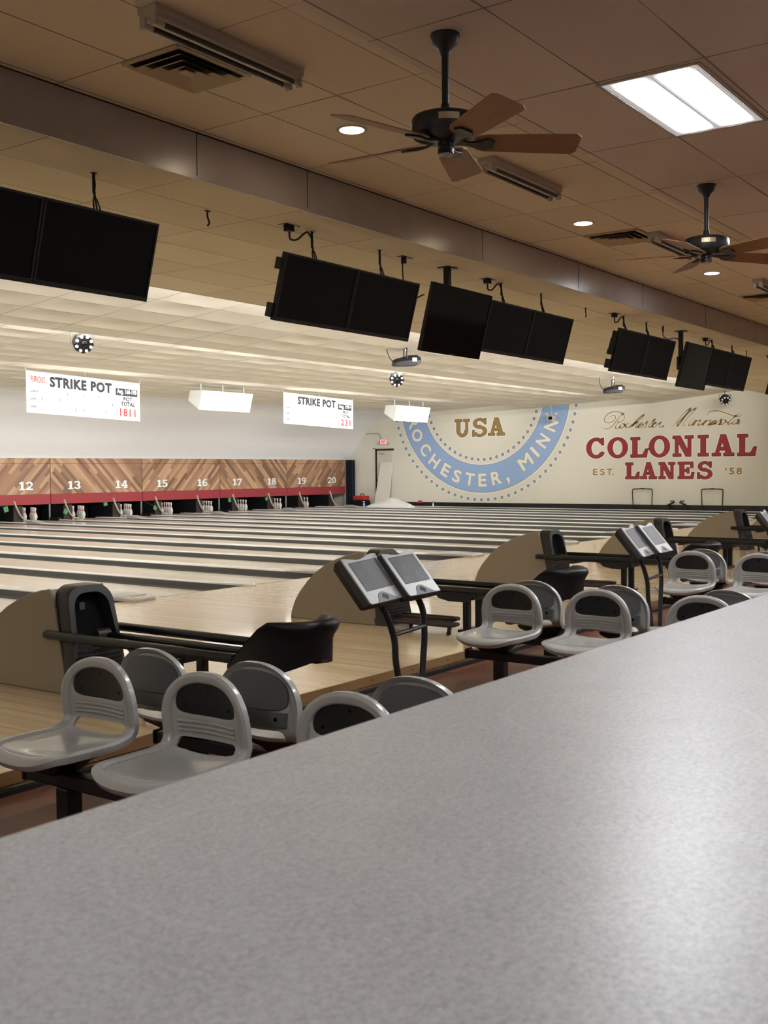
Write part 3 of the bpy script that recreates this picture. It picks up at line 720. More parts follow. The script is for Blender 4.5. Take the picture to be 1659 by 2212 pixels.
marks = [(.34, .53), (.48, .53), (.615, .53), (.125, .36), (.27, .36), (.74, .36), (.41, .16), (.48, .16), (.68, .16)]
banner(14.75, 17.93, 3.577, 3.482, .895, 20.0, 'Avg. 160-190', '1811', True, marks, 'white strike pot banner with total 1811 hanging above the lanes, left one')
banner(23.15, 26.31, 3.559, 3.479, .86, 20.0, 'Avg. 191+', '231', False, [], 'white strike pot banner with total 231 hanging above the lanes, right one')
# ------------------------------------------------------------------ white light boxes hanging before the vault
def lightbox(x0, x1, lbl):
    t = T('light_box', lbl, 'light box', (x0, 20.0, 2.893), 0, 'white boxes hanging between the banners')
    w = x1-x0; q = [(0, 0, .55), (0, .136, .056), (0, .52, .31), (0, .445, .57)]
    link('housing', MB().prism(q, (w, 0, 0)), 'box_white', t, bevel=.006)  # greyer than the front panels, standing in for weaker light on the sides
    m = MB()
    for a, b in ((.012, w/2-.006), (w/2+.006, w-.012)): 
        m.prism([(a, -.003, .537), (b, -.003, .537), (b, .129, .069), (a, .129, .069)], (0, -.004, -.001))
    link('front_panel', m, 'sign_white', t)
    m = MB()
    for x in (.15, w/2, w-.15): m.tube([(x, .2, .555), (x, .2, .75)], .012, 6)
    link('hanger', m, 'box_white', t)
lightbox(20.02, 21.91, 'white twin panelled light box hanging between the two strike pot banners')
lightbox(28.63, 30.56, 'white twin panelled light box hanging before the blue ring of the mural')
o = link('ceiling_scrap', MB().box(-.06, -.02, -.03, .06, .02, .03), 'vent_metal'); o.location = (15.7, 25.45, 2.70); o.rotation_euler = (.9, .2, 0)
tag(o, 'small tan scrap stuck on the white curved wall below the left banner', 'scrap')

# ------------------------------------------------------------------ things along the mural wall
d = S('door_1', MB().box(XW-.035, 24.12, .02, XW-.005, 24.83, 2.14), 'door_slab', bevel=.004)
link('door_frame', MB().box(XW-.05, 24.83, 0, XW, 24.90, 2.21).box(XW-.05, 24.06, 2.14, XW, 24.90, 2.21), 'dark_brown', d)
link('door_closer', MB().box(XW-.10, 24.45, 2.00, XW-.035, 24.70, 2.06), 'pipe_grey', d, bevel=.01)
link('push_bar', MB().box(XW-.09, 24.60, .98, XW-.035, 24.82, 1.04), 'black_plastic', d, bevel=.01)
S('trim_14', MB().box(XW-.02, 24.92, 0, XW, 25.02, 2.24).box(XW-.02, 24.0, 2.21, XW, 25.02, 2.25), 'wall_paint')
t = T('exit_sign', 'small red lit exit sign above the door at the mural wall', 'exit sign', (XW, 24.5, 2.37))
link('sign_housing', MB().box(-.06, -.165, 0, -.0, .165, .20), 'box_white', t, bevel=.008)
link('lit_face', MB().box(-.064, -.14, .02, -.06, .14, .18), 'exit_red', t)
m = MB(); text(m, 'EXIT', lambda x, y: (-.0655, .10-x, .05+y), .20, .10, .004); link('exit_word', m, 'ink_red', t)
m = MB()
for s in (-1, 1): m.lathe([(.03, -.05), (.045, 0), (.03, .03)], (-.05, s*.22, .05), 12, 'X')
link('emergency_lamp', m, 'pipe_grey', t)
o = link('conduit', MB().tube([(XW-.02, 25.45, 2.80), (XW-.02, 24.85, 2.805), (XW-.02, 24.72, 2.78), (XW-.02, 24.66, 2.70), (XW-.02, 24.64, 2.57)], .018, 8, 4), 'pipe_grey', smooth=True)
tag(o, 'thin grey conduit on the cream wall leading down to the exit sign', 'conduit')
# curtain
m = MB(); pts = []
for k in range(49):
    u = k/48; pts.append((33.98+.05*math.sin(u*PI*9)+.02*math.sin(u*31), 25.80+.39*u))
m.loft([[(x, y, z) for x, y in pts]+[(x+.012, y, z) for x, y in reversed(pts)] for z in (.02, .9, 1.80)])
o = link('curtain', m, 'curtain_navy', smooth=50); tag(o, 'dark navy curtain hanging in folds beside the last mask', 'curtain')
# leaning panel
m = MB().prism([(33.92, 24.82, .02), (33.92, 24.16, .02), (34.06, 24.02, 1.70), (34.06, 24.58, 1.69)], (.035, 0, .004))
o = link('leaning_panel', m, 'board_white', bevel=.004); tag(o, 'large off white panel leaning against the open door', 'panel')
# red tool case
t = T('tool_case', 'red and black tool case standing by the wall next to the curtain', 'tool case', (33.85, 25.35, .0))
link('case_base', MB().box(-.22, -.32, .0, .15, .32, .24), 'black_plastic', t, bevel=.03)
link('case_lid', MB().box(-.20, -.29, .24, .13, .29, .42), 'tool_red', t, bevel=.04)
link('case_handle', MB().tube([(-.03, -.13, .42), (-.03, -.12, .48), (-.03, .02, .48), (-.03, .03, .42)], .016, 8, 3), 'black_plastic', t)
link('case_latch', MB().box(-.225, -.08, .19, -.20, .08, .26), 'black_plastic', t, bevel=.006)
t = T('spray_bottle', 'small pale blue bottle on the floor before the red tool case', 'bottle', (33.5, 24.98, 0))
link('bottle_body', MB().lathe([(.035, 0), (.04, .02), (.04, .12), (.016, .16), (.016, .18)], n=12), 'bottle_blue', t, smooth=True)
link('bottle_head', MB().box(-.05, -.015, .18, .03, .015, .215), 'white_paint', t, bevel=.006)
# crumpled plastic sheeting
m = MB(); nx, ny = 26, 44; V = []; rnd = random.Random(3)
ph = [(rnd.uniform(3, 14), rnd.uniform(3, 14), rnd.uniform(0, 6), rnd.uniform(.02, .06)) for _ in range(9)]
for i in range(nx+1):
    for j in range(ny+1):
        u, v = i/nx, j/ny; env = math.sin(PI*min(1, max(0, u)))**.6*math.sin(PI*v)**.6
        z = env*(.19+.12*math.exp(-((v-.55)/.2)**2)+sum(a*abs(math.sin(fx*u+fy*v+p0)) for fx, fy, p0, a in ph)*.55)
        V.append((33.22+.68*u, 24.72-1.9*v+.05*math.sin(9*u+5*v), .004+z*.78))
m.add(V, [(i*(ny+1)+j, (i+1)*(ny+1)+j, (i+1)*(ny+1)+j+1, i*(ny+1)+j+1) for i in range(nx) for j in range(ny)])
o = link('plastic_sheeting', m, 'plastic_sheet'); sd = o.modifiers.new('s', 'SOLIDIFY'); sd.thickness = .004
tag(o, 'crumpled heap of white plastic sheeting on the floor under the mural', 'plastic sheeting')
t = T('red_valve', 'small red handled tool on a dark stand beside the plastic sheeting', 'valve', (34.0, 22.80, 0))
link('stand', MB().lathe([(.05, 0), (.04, .03), (.022, .06), (.022, .17)], n=10), 'black_plastic', t)
link('handle', MB().box(-.03, -.15, .16, .03, .10, .20).box(-.03, -.12, .20, .03, .02, .25), 'tool_red', t, bevel=.01)
t = T('small_bottle', 'tiny white bottle standing at the dark wall base under the blue roundel', 'bottle', (34.05, 22.2, 0))
link('bottle_body', MB().lathe([(.03, 0), (.032, .10), (.012, .15), (.012, .2)], n=10), 'white_paint', t)
link('bottle_cap', MB().lathe([(.018, .2), (.018, .235)], n=10), 'dark_brown', t)
# hoop frames and clip arms on the wall base
def hoop(y, lbl):
    t = T('hoop_frame', lbl, 'metal frame', (34.06, y, .0), 0, 'hoop frames along the mural wall')
    link('hoop', MB().tube([(0, .32, .005), (0, .325, .16), (0, .345, .55), (0, .34, .66), (0, .26, .70), (0, -.26, .70), (0, -.33, .66), (0, -.335, .55), (0, -.32, .16), (0, -.315, .005)], .017, 8, 4), 'black_plastic', t, smooth=True)
    link('clasp', MB().box(-.03, -.06, .695, .03, .06, .735), 'black_plastic', t, bevel=.01)
hoop(14.05, 'black hoop frame standing at the wall under the word EST, left one')
hoop(11.74, 'black hoop frame standing at the wall under the date 58, right one')
for y, s, lbl in ((13.05, -1, 'left of the two small dark clip arms between the hoop frames'), (12.72, 1, 'right of the two small dark clip arms between the hoop frames')):
    t = T('clip_arm', lbl, 'clip arm', (34.06, y, .17))
    link('arm', MB().prism([(-.02, -s*.18, -.165), (-.02, -s*.10, -.165), (-.02, -s*.08, 0), (-.02, s*.10, .10), (-.02, s*.06, .13), (-.02, -s*.18, .02)], (.04, 0, 0)), 'black_plastic', t)
    link('clip', MB().box(-.02, s*.0-.06, .14, .02, s*.0-.03, .17).box(-.02, .02, .14, .02, .05, .17).box(-.02, -.06, .12, .02, .05, .14), 'black_plastic', t)
# ------------------------------------------------------------------ hanging screens
CEIL = 3.445
def tilt_frame(x0, x1, zt, zb, yt, yb):
    a = math.atan2(yb-yt, zt-zb)              # lean: lower edge further from the seats
    return x0, x1, zt, yt, math.hypot(yb-yt, zt-zb), a
def screen_parts(t, w, h, gloss, lip=.012):
    # local frame: origin top left front corner, x right, z down the slope (negative), y into the set
    link('cabinet', MB().box(0, .012, -h, w, .05, 0).box(w*.2, .05, -h*.85, w*.8, .085, -h*.25), 'black_plastic', t, bevel=.004)
    e = .012 if gloss else .018
    bez = MB().box(0, 0, -e, w, .014, 0).box(0, 0, -h, w, .014, -h+e*1.8).box(0, 0, -h+e*1.8, e, .014, -e).box(w-e, 0, -h+e*1.8, w, .014, -e)
    link('bezel', bez, 'black_gloss' if gloss else 'black_plastic', t, bevel=.002)
    link('display', MB().box(e, .006, -h+e*1.8, w-e, .013, -e), 'black_gloss' if gloss else 'screen_matte', t)
    link('sensor_bar', MB().box(w*.46, -.002, -h+.006, w*.54, .002, -h+.016), 'dark_brown', t)
def cable(name, x, y, zt, ztop, outlet, seed):
    rr = random.Random(seed); m = MB()
    for k in range(3):
        dx = (k-1)*.022
        m.tube([(x, y, zt), (x+.006*k, y, (zt+ztop)*.5+.06), (x+rr.uniform(-.01, .01), y-.01, (zt+ztop)*.5), (x+dx, y-.02, ztop+.08), (x+dx*1.4, y-.05, ztop-.03)], .006, 6, 4)
    m.tube([(x, y, zt), (x, y, zt-.14)], .011, 6)
    m.box(x-.02, y-.01, zt-.006, x+.02, y+.01, zt)
    if outlet:
        m.box(x-.34, y-.03, zt-.05, x-.27, y+.03, zt-.005); m.box(x-.40, y-.05, zt-.005, x-.22, y+.05, zt)
        m.tube([(x-.30, y, zt-.05), (x-.29, y, zt-.11), (x-.2, y, zt-.10), (x-.07, y, zt-.015), (x, y, zt-.06)], .009, 6, 5)
    return m
def screen(x0, x1, zt, zb, yt, yb, lbl, grp, gloss=False, cab=None, pole=None):
    w = x1-x0; h = math.hypot(yb-yt, zt-zb); a = math.atan2(yb-yt, zt-zb)
    t = T('wall_screen' if False else 'hanging_screen', lbl, 'television', (x0, yt, zt), 0, grp)
    t.rotation_euler = (a, 0, 0)
    screen_parts(t, w, h, gloss)
    inv = (Matrix.Translation((x0, yt, zt)) @ Matrix.Rotation(a, 4, 'X')).inverted()
    if cab is not None:
        link('power_cable', cable('c', cab[0], 6.13, CEIL, zt, cab[1], int(x0*10)).xf(inv), 'black_plastic', t)
    if pole is not None:
        m = MB().box(pole-.03, yt+.16, zt-.35, pole+.03, yt+.22, CEIL).box(pole-.09, yt+.12, CEIL-.012, pole+.09, yt+.26, CEIL).box(pole-.15, yt+.16, zt-.40, pole+.15, yt+.20, zt-.2)
        link('ceiling_pole', m.xf(inv), 'black_plastic', t, bevel=.003)
    else:
        link('ceiling_bracket', MB().box(x0+w*.55, yt+.10, zt-.20, x0+w*.75, yt+.14, zt+.015).xf(inv), 'black_plastic', t)
    return t
G1 = 'black screens hanging in pairs over the foul line'
PAIRS = [(3.585, 5.57, 3.15, 2.605, 5.11, 'nearest pair at the left edge'),
         (6.976, 8.957, 3.169, 2.62, None, 'second pair from the left'),
         (10.35, 12.336, 3.187, 2.643, None, 'third pair, right of the first glossy screen'),
         (13.76, 15.746, 3.225, 2.659, None, 'fourth pair, left of the second glossy screen'),
         (17.36, 19.348, 3.27, 2.69, None, 'fifth pair, right of the second glossy screen'),
         (20.75, 22.74, 3.29, 2.71, None, 'last pair at the right edge')]
CABL = [(4.2, 5.11), (7.497, 8.506), (10.826, 11.782), (14.2, 15.0), (17.75, 18.75), (21.2, 22.1)]
for (x0, x1, zt, zb, _, nm), (c0, c1) in zip(PAIRS, CABL):
    mid = (x0+x1)/2
    LS = screen(x0, mid-.004, zt, zb, 5.97, 6.12, 'matte black hanging screen, left one of the '+nm, G1, cab=(c0, True))
    if nm[:6] in ('second', 'fourth'):
        k_ = 1.0 if nm[:6] == 'second' else 2.2; b_ = LS
        inv_ = MB()
        for za, zb_, dx in ((-.05, -.15, .012), (-.15, -.30, .020 if k_ > 1 else .0), (-.30, -.37, .028 if k_ > 1 else 0), (-.43, -.55, .022)):
            if dx: inv_.box(-dx*k_, .03, zb_, .002, .10, za)
        link('side_bracket', inv_, 'black_plastic', b_, bevel=.006)
    screen(mid+.004, x1, zt, zb, 5.97, 6.12, 'matte black hanging screen, right one of the '+nm, G1, cab=(c1, False))
GL = [screen(9.14, 10.27, 3.21, 2.545, 5.92, 6.09, 'larger glossy black screen on a pole between the second and third pairs', 'glossy screens on poles', True, pole=9.67),
      screen(16.12, 17.27, 3.25, 2.59, 5.92, 6.09, 'larger glossy black screen on a pole between the fourth and fifth pairs', 'glossy screens on poles', True, pole=16.30)]
m = MB().tube([(8.93, 6.14, 3.445), (8.90, 6.14, 3.36), (8.93, 6.14, 3.16), (9.05, 6.13, 3.06), (9.25, 6.12, 3.12)], .007, 6, 5).box(8.85, 6.10, 3.44, 9.03, 6.18, 3.445).box(8.905, 6.12, 3.38, 8.94, 6.16, 3.44)
link('ceiling_cord', m.xf(GL[0].matrix_basis.inverted()), 'black_plastic', GL[0])
m = MB().tube([(15.55, 6.1, 3.40), (15.57, 6.1, 3.30), (15.75, 6.1, 3.27), (16.0, 6.1, 3.31), (16.28, 6.1, 3.31)], .008, 6, 5).tube([(15.55, 6.1, 3.445), (15.55, 6.1, 3.36)], .014, 6)
link('ceiling_cord', m.xf(GL[1].matrix_basis.inverted()), 'black_plastic', GL[1])
for x, y, nm in ((6.387, 6.295, 'between the first and second pairs of screens'), (13.17, 6.21, 'before the fourth pair of screens'), (19.75, 6.2, 'behind the fifth pair of screens')):
    m = MB().tube([(0, 0, 0), (0, 0, -.05), (.02, 0, -.09), (.0, 0, -.12)], .008, 6, 3).box(-.03, -.008, -.006, .03, .008, 0)
    o = link('ceiling_hook', m, 'dark_brown'); o.location = (x, y, CEIL); tag(o, 'small bent hook in the ceiling '+nm, 'hook')

# ------------------------------------------------------------------ ceiling fans
def fan(cx, cy, zc, th0, lbl):
    t = T('ceiling_fan', lbl, 'ceiling fan', (cx, cy, zc), 0, 'ceiling fans')
    link('canopy', MB().lathe([(.01, 0), (.072, 0), (.072, -.012), (.066, -.020), (.060, -.045), (.042, -.062), (.032, -.072), (.026, -.085), (.022, -.098), (.01, -.098)], n=28), 'fan_black', t, smooth=True)
    link('downrod', MB().lathe([(.0175, -.09), (.0175, -.335), (.022, -.337), (.024, -.36), (.031, -.375), (.034, -.395), (.02, -.40)], n=16), 'fan_black', t, smooth=True)
    link('motor', MB().lathe([(.02, -.385), (.06, -.387), (.13, -.394), (.160, -.405), (.169, -.42), (.169, -.475), (.160, -.496), (.12, -.512), (.06, -.525), (.02, -.525)], n=36), 'fan_black', t, smooth=True)
    link('switch_housing', MB().lathe([(.02, -.50), (.040, -.50), (.040, -.545), (.034, -.548), (.033, -.553), (.040, -.556), (.040, -.578), (.032, -.580), (.02, -.57)], n=24), 'fan_black', t, smooth=True)
    link('light_socket', MB().lathe([(.01, -.578), (.033, -.579), (.036, -.584), (.018, -.587), (.01, -.585)], n=20), 'fixture_white', t)
    A = math.atan2(-cy, -cx)
    m = MB()
    for s in (0, 1):
        pts = [(.1705*math.cos(A+u*.30+.10)-0, .1705*math.sin(A+u*.30+.10)) for u in (-1, -.6, -.2, .2, .6, 1)]
    m.add([(x, y, z) for z in (-.425, -.457) for x, y in pts], [(i, i+1, 7+i, 6+i) for i in range(5)])
    link('badge', m, 'brass_plate', t)
    for k in range(5):
        a = rad(th0+72*k); ca, sa = math.cos(a), math.sin(a)
        tm = Matrix.Translation((0, 0, -.522)) @ Matrix.Rotation(a, 4, 'Z')
        pm = Matrix.Rotation(rad(-15), 4, 'X')
        m = MB(); w0, w1, L0, L1 = .066, .090, .14, .665
        outl = [(L0, -w0*.55), (L0+.02, -w0*.9), (L0+.06, -w0-.008), (L1-.025, -w1), (L1, -w1+.025), (L1, w1-.025), (L1-.025, w1), (L0+.06, w0+.008), (L0+.02, w0*.9), (L0, w0*.55)]
        m.prism([(x, y, -.003) for x, y in outl], (0, 0, .006)).xf(pm)
        b = link('fan_blade', m, 'fan_blade', t, bevel=.002); b.matrix_local = tm
        m = MB().loft([[(x, -w, z0), (x, w, z0), (x, w, z0+.012), (x, -w, z0+.012)] for x, w, z0 in ((.05, .022, .0), (.11, .016, -.012), (.155, .026, -.016), (.20, .05, -.014), (.24, .03, -.014))]).xf(pm)
        ir = link('blade_iron', m, 'fan_black', t, bevel=.002); ir.matrix_local = tm
fan(4.631, 2.931, 3.49, -54.3+4, 'black ceiling fan with five wooden blades, the nearer and fully seen one')
fan(8.238, 2.89, 3.49, -54.3+18, 'black ceiling fan with wooden blades, farther one cut by the right edge')

# ------------------------------------------------------------------ lamps, strip fixtures, air vents of the near ceiling
for x, y, mat, lbl in ((6.298, 4.773, 'can_warm', 'round warm recessed lamp beside the left blades of the nearer fan'), (10.04, 4.757, 'can_warm', 'round warm recessed lamp between the two fans'), (13.57, 4.69, 'can_cool', 'round cool white recessed lamp just below the farther fan')):
    t = T('recessed_lamp', lbl, 'recessed lamp', (x, y, 3.78), 0, 'recessed lamps along the beam')
    link('trim_ring', MB().lathe([(.088, .0), (.088, -.006), (.108, -.006), (.112, -.001), (.112, .0)], n=32), 'fixture_white', t)
    link('lamp_disc', MB().lathe([(.002, -.003), (.09, -.003), (.09, -.001)], n=32), mat, t)
for x, lbl in ((4.0, 'unlit twin tube strip light by the square vent at upper left'), (7.46, 'unlit twin tube strip light below the nearer fan'), (10.84, 'unlit twin tube strip light left of the farther fan'), (14.33, 'unlit twin tube strip light at the right edge under the farther fan')):
    t = T('strip_light', lbl, 'strip light', (x, 4.36, 3.78), 0, 'unlit strip lights')
    link('housing', MB().prism([(0, -.07, 0), (0, .07, 0), (0, .07, -.035), (0, .05, -.055), (0, -.05, -.055), (0, -.07, -.035)], (1.19, 0, 0)), 'fixture_white', t, bevel=.003)
    for s in (-1, 1):
        link('fluorescent_tube', MB().lathe([(.013, .035), (.0165, .037), (.0165, 1.155), (.013, 1.157)], (0, s*.042, -.088), 14, 'X'), 'tube_dark', t, smooth=True)
        link('tube_cap', MB().lathe([(.017, .02), (.0175, .022), (.0175, .075), (.017, .075)], (0, s*.042, -.088), 14, 'X').lathe([(.017, 1.115), (.0175, 1.115), (.0175, 1.17), (.017, 1.172)], (0, s*.042, -.088), 14, 'X'), 'fixture_white', t, smooth=True)
    link('lamp_holder', MB().box(.004, -.06, -.108, .022, -.02, -.05).box(.004, .02, -.108, .022, .06, -.05).box(1.168, -.06, -.108, 1.186, -.02, -.05).box(1.168, .02, -.108, 1.186, .06, -.05), 'fixture_white', t, bevel=.003)
for x0, x1, y0, y1, lbl in ((4.475, 5.06, 4.62, 5.08, 'square air vent beside the nearest strip light at upper left'), (10.60, 11.15, 4.45, 5.0, 'square air vent in the ceiling left of the farther fan'), (15.6, 16.2, 4.45, 5.0, 'square air vent at the right edge beneath the farther fan')):
    cx, cy = (x0+x1)/2, (y0+y1)/2; a, b_ = (x1-x0)/2, (y1-y0)/2
    t = T('air_vent', lbl, 'air vent', (cx, cy, 3.78), 0, 'square air vents')
    fr = MB()
    for s in (-1, 1): fr.box(-a, s*b_-.02, -.012, a, s*b_+.02, 0).box(s*a-.02, -b_, -.012, s*a+.02, b_, 0)
    link('vent_frame', fr, 'vent_metal', t, bevel=.003)
    link('vent_throat', MB().box(-a+.02, -b_+.02, -.004, a-.02, b_-.02, -.001), 'vent_dark', t)
    for q in (.90, .64, .38):
        m = MB(); o_, i_ = (a*q, b_*q), (a*(q-.21), b_*(q-.21))
        ring = lambda p, z: [(-p[0], -p[1], z), (p[0], -p[1], z), (p[0], p[1], z), (-p[0], p[1], z)]
        m.loft([ring(o_, -.034), ring(i_, -.008), ring((i_[0]*.97, i_[1]*.97), -.005), ring((o_[0]*.97, o_[1]*.97), -.030), ring(o_, -.034)], caps=False)
        link('vent_louver', m, 'vent_metal', t)
    link('vent_centre', MB().box(-a*.14, -b_*.14, -.03, a*.14, b_*.14, -.02), 'vent_metal', t, bevel=.004)
# fluorescent troffers of the lower ceiling (one in view, unseen others added to light counter and near ceiling)
for x, y, lbl in ((6.325, 2.343, 'lit rectangular fluorescent ceiling panel right of the nearer fan'), (2.66, -.70, None), (6.325, -.70, None), (9.98, -.70, None), (9.98, 2.343, None), (13.64, 2.343, None), (13.64, -.70, None), (-1.0, 2.343, None), (17.3, 2.343, None), (17.3, -.7, None), (21.0, 2.343, None), (24.6, 2.343, None), (28.3, 2.343, None)):
    t = T('ceiling_panel_light', lbl or 'unseen fluorescent ceiling panel added for light over the concourse', 'ceiling light', (x, y, 3.49), 0, 'unseen added fluorescent ceiling panels' if lbl is None else None)
    fr = MB()
    for s in (-1, 1): fr.box(-.60, s*.285-.012, -.008, .60, s*.285+.012, 0).box(s*.588-.012, -.285, -.008, s*.588+.012, .285, 0)
    link('panel_frame', fr, 'fixture_white', t, bevel=.002)
    link('panel_lens', MB().box(-.578, -.274, -.004, .578, .274, -.001), 'troffer_lens', t)

# ------------------------------------------------------------------ party lights and scanners over the lanes
def par(x, y, z, rz, tilt, lbl, up_):
    t = T('effect_light', lbl, 'stage light', (x, y, z), rz, 'round stage lights'); rt_ = Matrix.Rotation(tilt, 4, 'X')
    m = MB(); r = .165
    m.lathe([(.02, .12), (.09, .12), (r*.8, .06), (r, .0), (r, -.10), (r*.85, -.12), (.02, -.12)], n=8, axis='Y').xf(rt_)
    link('lamp_body', m, 'black_plastic', t, bevel=.008)
    m = MB()
    for k in range(8):
        a = 2*PI*(k+.5)/8; m.lathe([(.0, -.135), (.022, -.134), (.026, -.12), (.026, -.11)], (.118*math.cos(a), 0, .118*math.sin(a)), 12, 'Y')
    link('led_lens', m.xf(rt_), 'lens_white', t)
    link('centre_dome', MB().ball((0, -.12, 0), .055).xf(rt_), 'black_gloss', t, smooth=True)
    m = MB().box(-.178, -.012, -.03, -.170, .012, .13).box(.170, -.012, -.03, .178, .012, .13).box(-.178, -.012, .13, .178, .012, .14).lathe([(.01, .14), (.01, up_)], n=8)
    link('yoke', m, 'hood_grey', t)
par(11.40, 14.02, 3.43, rad(-25), rad(20), 'round black stage light with white lenses before the left banner', .26)
par(20.05, 14.02, 3.40, rad(-48), rad(20), 'round black stage light with white lenses between scanner and lane ceiling', .28)
par(33.3, 11.1, 3.46, rad(-55), rad(35), 'round black stage light hanging by a cord before the mural script', .26)
def scan(x, y, z, rz, up_, lbl):
    t = T('scanner_light', lbl, 'stage light', (x, y, z), rz, 'long stage scanners')
    sec = lambda w, h, dz: [(-w, -h+dz), (w, -h+dz), (w*1.05, dz), (w*.7, h+dz), (-w*.7, h+dz), (-w*1.05, dz)]
    m = MB(); m.loft([[(yy, px, pz) for px, pz in sec(w, h, dz)] for yy, w, h, dz in ((-.25, .07, .05, -.03), (-.20, .09, .07, -.02), (.05, .11, .10, .02), (.20, .11, .10, .03), (.25, .09, .08, .03))])
    link('lamp_body', m, 'black_plastic', t, bevel=.006)
    link('lamp_nose', MB().loft([[(.22, px, pz) for px, pz in sec(.085, .075, .03)], [(.29, px, pz) for px, pz in sec(.07, .06, .035)]]), 'black_plastic', t, bevel=.006)
    link('side_mirror', MB().box(.10, -.122, .0, .19, -.112, .07), 'lens_white', t, bevel=.008)
    link('yoke', MB().tube([(0, -.09, .06), (0, -.09, .22), (0, -.06, .26), (0, .06, .26), (0, .09, .22), (0, .09, .06)], .014, 6, 3), 'black_plastic', t)
    link('mount', MB().lathe([(.02, .2), (.02, up_), (.05, up_)], n=10), 'chrome', t)
    link('lamp_cord', MB().tube([(-.25, 0, .0), (-.32, 0, .08), (-.36, 0, .2), (-.37, 0, up_)], .008, 6, 4), 'black_plastic', t)
scan(17.25, 11.85, 3.42, rad(-38), .29, 'dark scanner light hanging under the nearer glossy screen')
scan(26.1, 11.55, 3.36, rad(-45), .36, 'dark scanner light hanging under the fourth pair of screens')
t = T('wall_camera', 'small grey twin lamp unit on a rod in front of the blue roundel', 'lamp', (33.6, 17.1, 3.12))
link('rod', MB().lathe([(.015, .08), (.015, .42)], n=8), 'pipe_grey', t)
link('unit_body', MB().box(-.10, -.13, -.11, .10, .13, .07), 'pipe_grey', t, bevel=.02)
link('dark_window', MB().box(-.106, -.07, -.08, -.10, .07, .03), 'black_gloss', t)
m = MB()
for s in (-1, 1): m.ball((-.03, s*.17, .11), .07, 12, (1, 1, .8))
link('side_lamp', m, 'fixture_white', t, smooth=True)
# ------------------------------------------------------------------ moulded sheets (for seats)
def inside(p, poly):
    x, y = p; c = False; n = len(poly)
    for i in range(n):
        (x0, y0), (x1, y1) = poly[i], poly[(i+1) % n]
        if (y0 > y) != (y1 > y) and x < (x1-x0)*(y-y0)/(y1-y0)+x0: c = not c
    return c
def dist_poly(p, poly):
    P = np.array(poly); Q = np.roll(P, -1, 0); d = Q-P; t = np.clip(((np.array(p)-P)*d).sum(1)/np.maximum((d*d).sum(1), 1e-12), 0, 1)
    return float(np.sqrt((((P+d*t[:, None])-np.array(p))**2).sum(1)).min())
def resample(poly, step):
    out = []
    for i in range(len(poly)):
        a, b = Vector(poly[i]), Vector(poly[(i+1) % len(poly)]); n = max(1, int((b-a).length/step))
        out += [tuple(a+(b-a)*k/n) for k in range(n)]
    return out
def inset(poly, d):
    n = len(poly); out = []
    for i in range(n):
        a, b = Vector(poly[i-1]), Vector(poly[(i+1) % n]); t = (b-a).normalized(); nn = Vector((-t.y, t.x))
        out.append(tuple(Vector(poly[i])+nn*d))
    return out
def sheet(outer, holes, front, back, rings=(), grid=.016, rows=()):
    # outer runs counter-clockwise, holes too; front/back map (u, v, d_outer, d_hole) to 3d
    pts = []; edges = []
    def addloop(L):
        k = len(pts); pts.extend(L); edges.extend([(k+i, k+(i+1) % len(L)) for i in range(len(L))])
    addloop(outer)
    for h in holes: addloop(h)
    free = []; ringp = []
    for r in rings:
        ringp += [p for p in inset(outer, r) if inside(p, outer) and dist_poly(p, outer) > r*.8]
        for h in holes: ringp += [p for p in inset(h, -r)] if r < .02 else []
    us = [p[0] for p in outer]; vs2 = [p[1] for p in outer]
    v = min(vs2)
    while v < max(vs2):
        u = min(us)+(.5*grid if int(v/grid) % 2 else 0)
        while u < max(us): free.append((u, v)); u += grid
        v += grid
    for rv in rows:
        u = min(us)
        while u < max(us): free.append((u, rv)); u += .02
    kept = []; cell = {}
    for p in free:
        if not inside(p, outer) or any(inside(p, h) for h in holes): continue
        dd = dist_poly(p, outer)
        if min([dd]+[dist_poly(p, h) for h in holes]) < .007 or (rings and dd < max(rings)+.005): continue
        kept.append(p)
    hd = lambda p: min([9]+[dist_poly(p, h) for h in holes])
    kept += [p for p in ringp if not any(inside(p, h) for h in holes) and hd(p) > .004 and dist_poly(p, outer) > .004]
    allp = [Vector(p) for p in pts+kept]
    vo, eo, fo, *_ = delaunay_2d_cdt(allp, edges, [], 0, 1e-6)
    faces = []
    for f in fo:
        c = sum((vo[i] for i in f), Vector((0, 0)))/len(f)
        if inside(c, outer) and not any(inside(c, h) for h in holes): faces.append(tuple(f))
    n = len(vo); D = [(dist_poly(p, outer), min([9]+[dist_poly(p, h) for h in holes])) for p in vo]
    A = [front(p.x, p.y, *D[i]) for i, p in enumerate(vo)]; B = [back(p.x, p.y, *D[i]) for i, p in enumerate(vo)]
    cnt = {}
    for f in faces:
        for i in range(len(f)):
            e = (f[i], f[(i+1) % len(f)]); cnt[tuple(sorted(e))] = cnt.get(tuple(sorted(e)), []) + [e]
    side = []
    for k_, es in cnt.items():
        if len(es) == 1: a, b = es[0]; side.append((a, n+a, n+b, b))
    m = MB(); m.add(A+B, [f[::-1] for f in faces]+[tuple(n+i for i in f) for f in faces]+side)
    return m

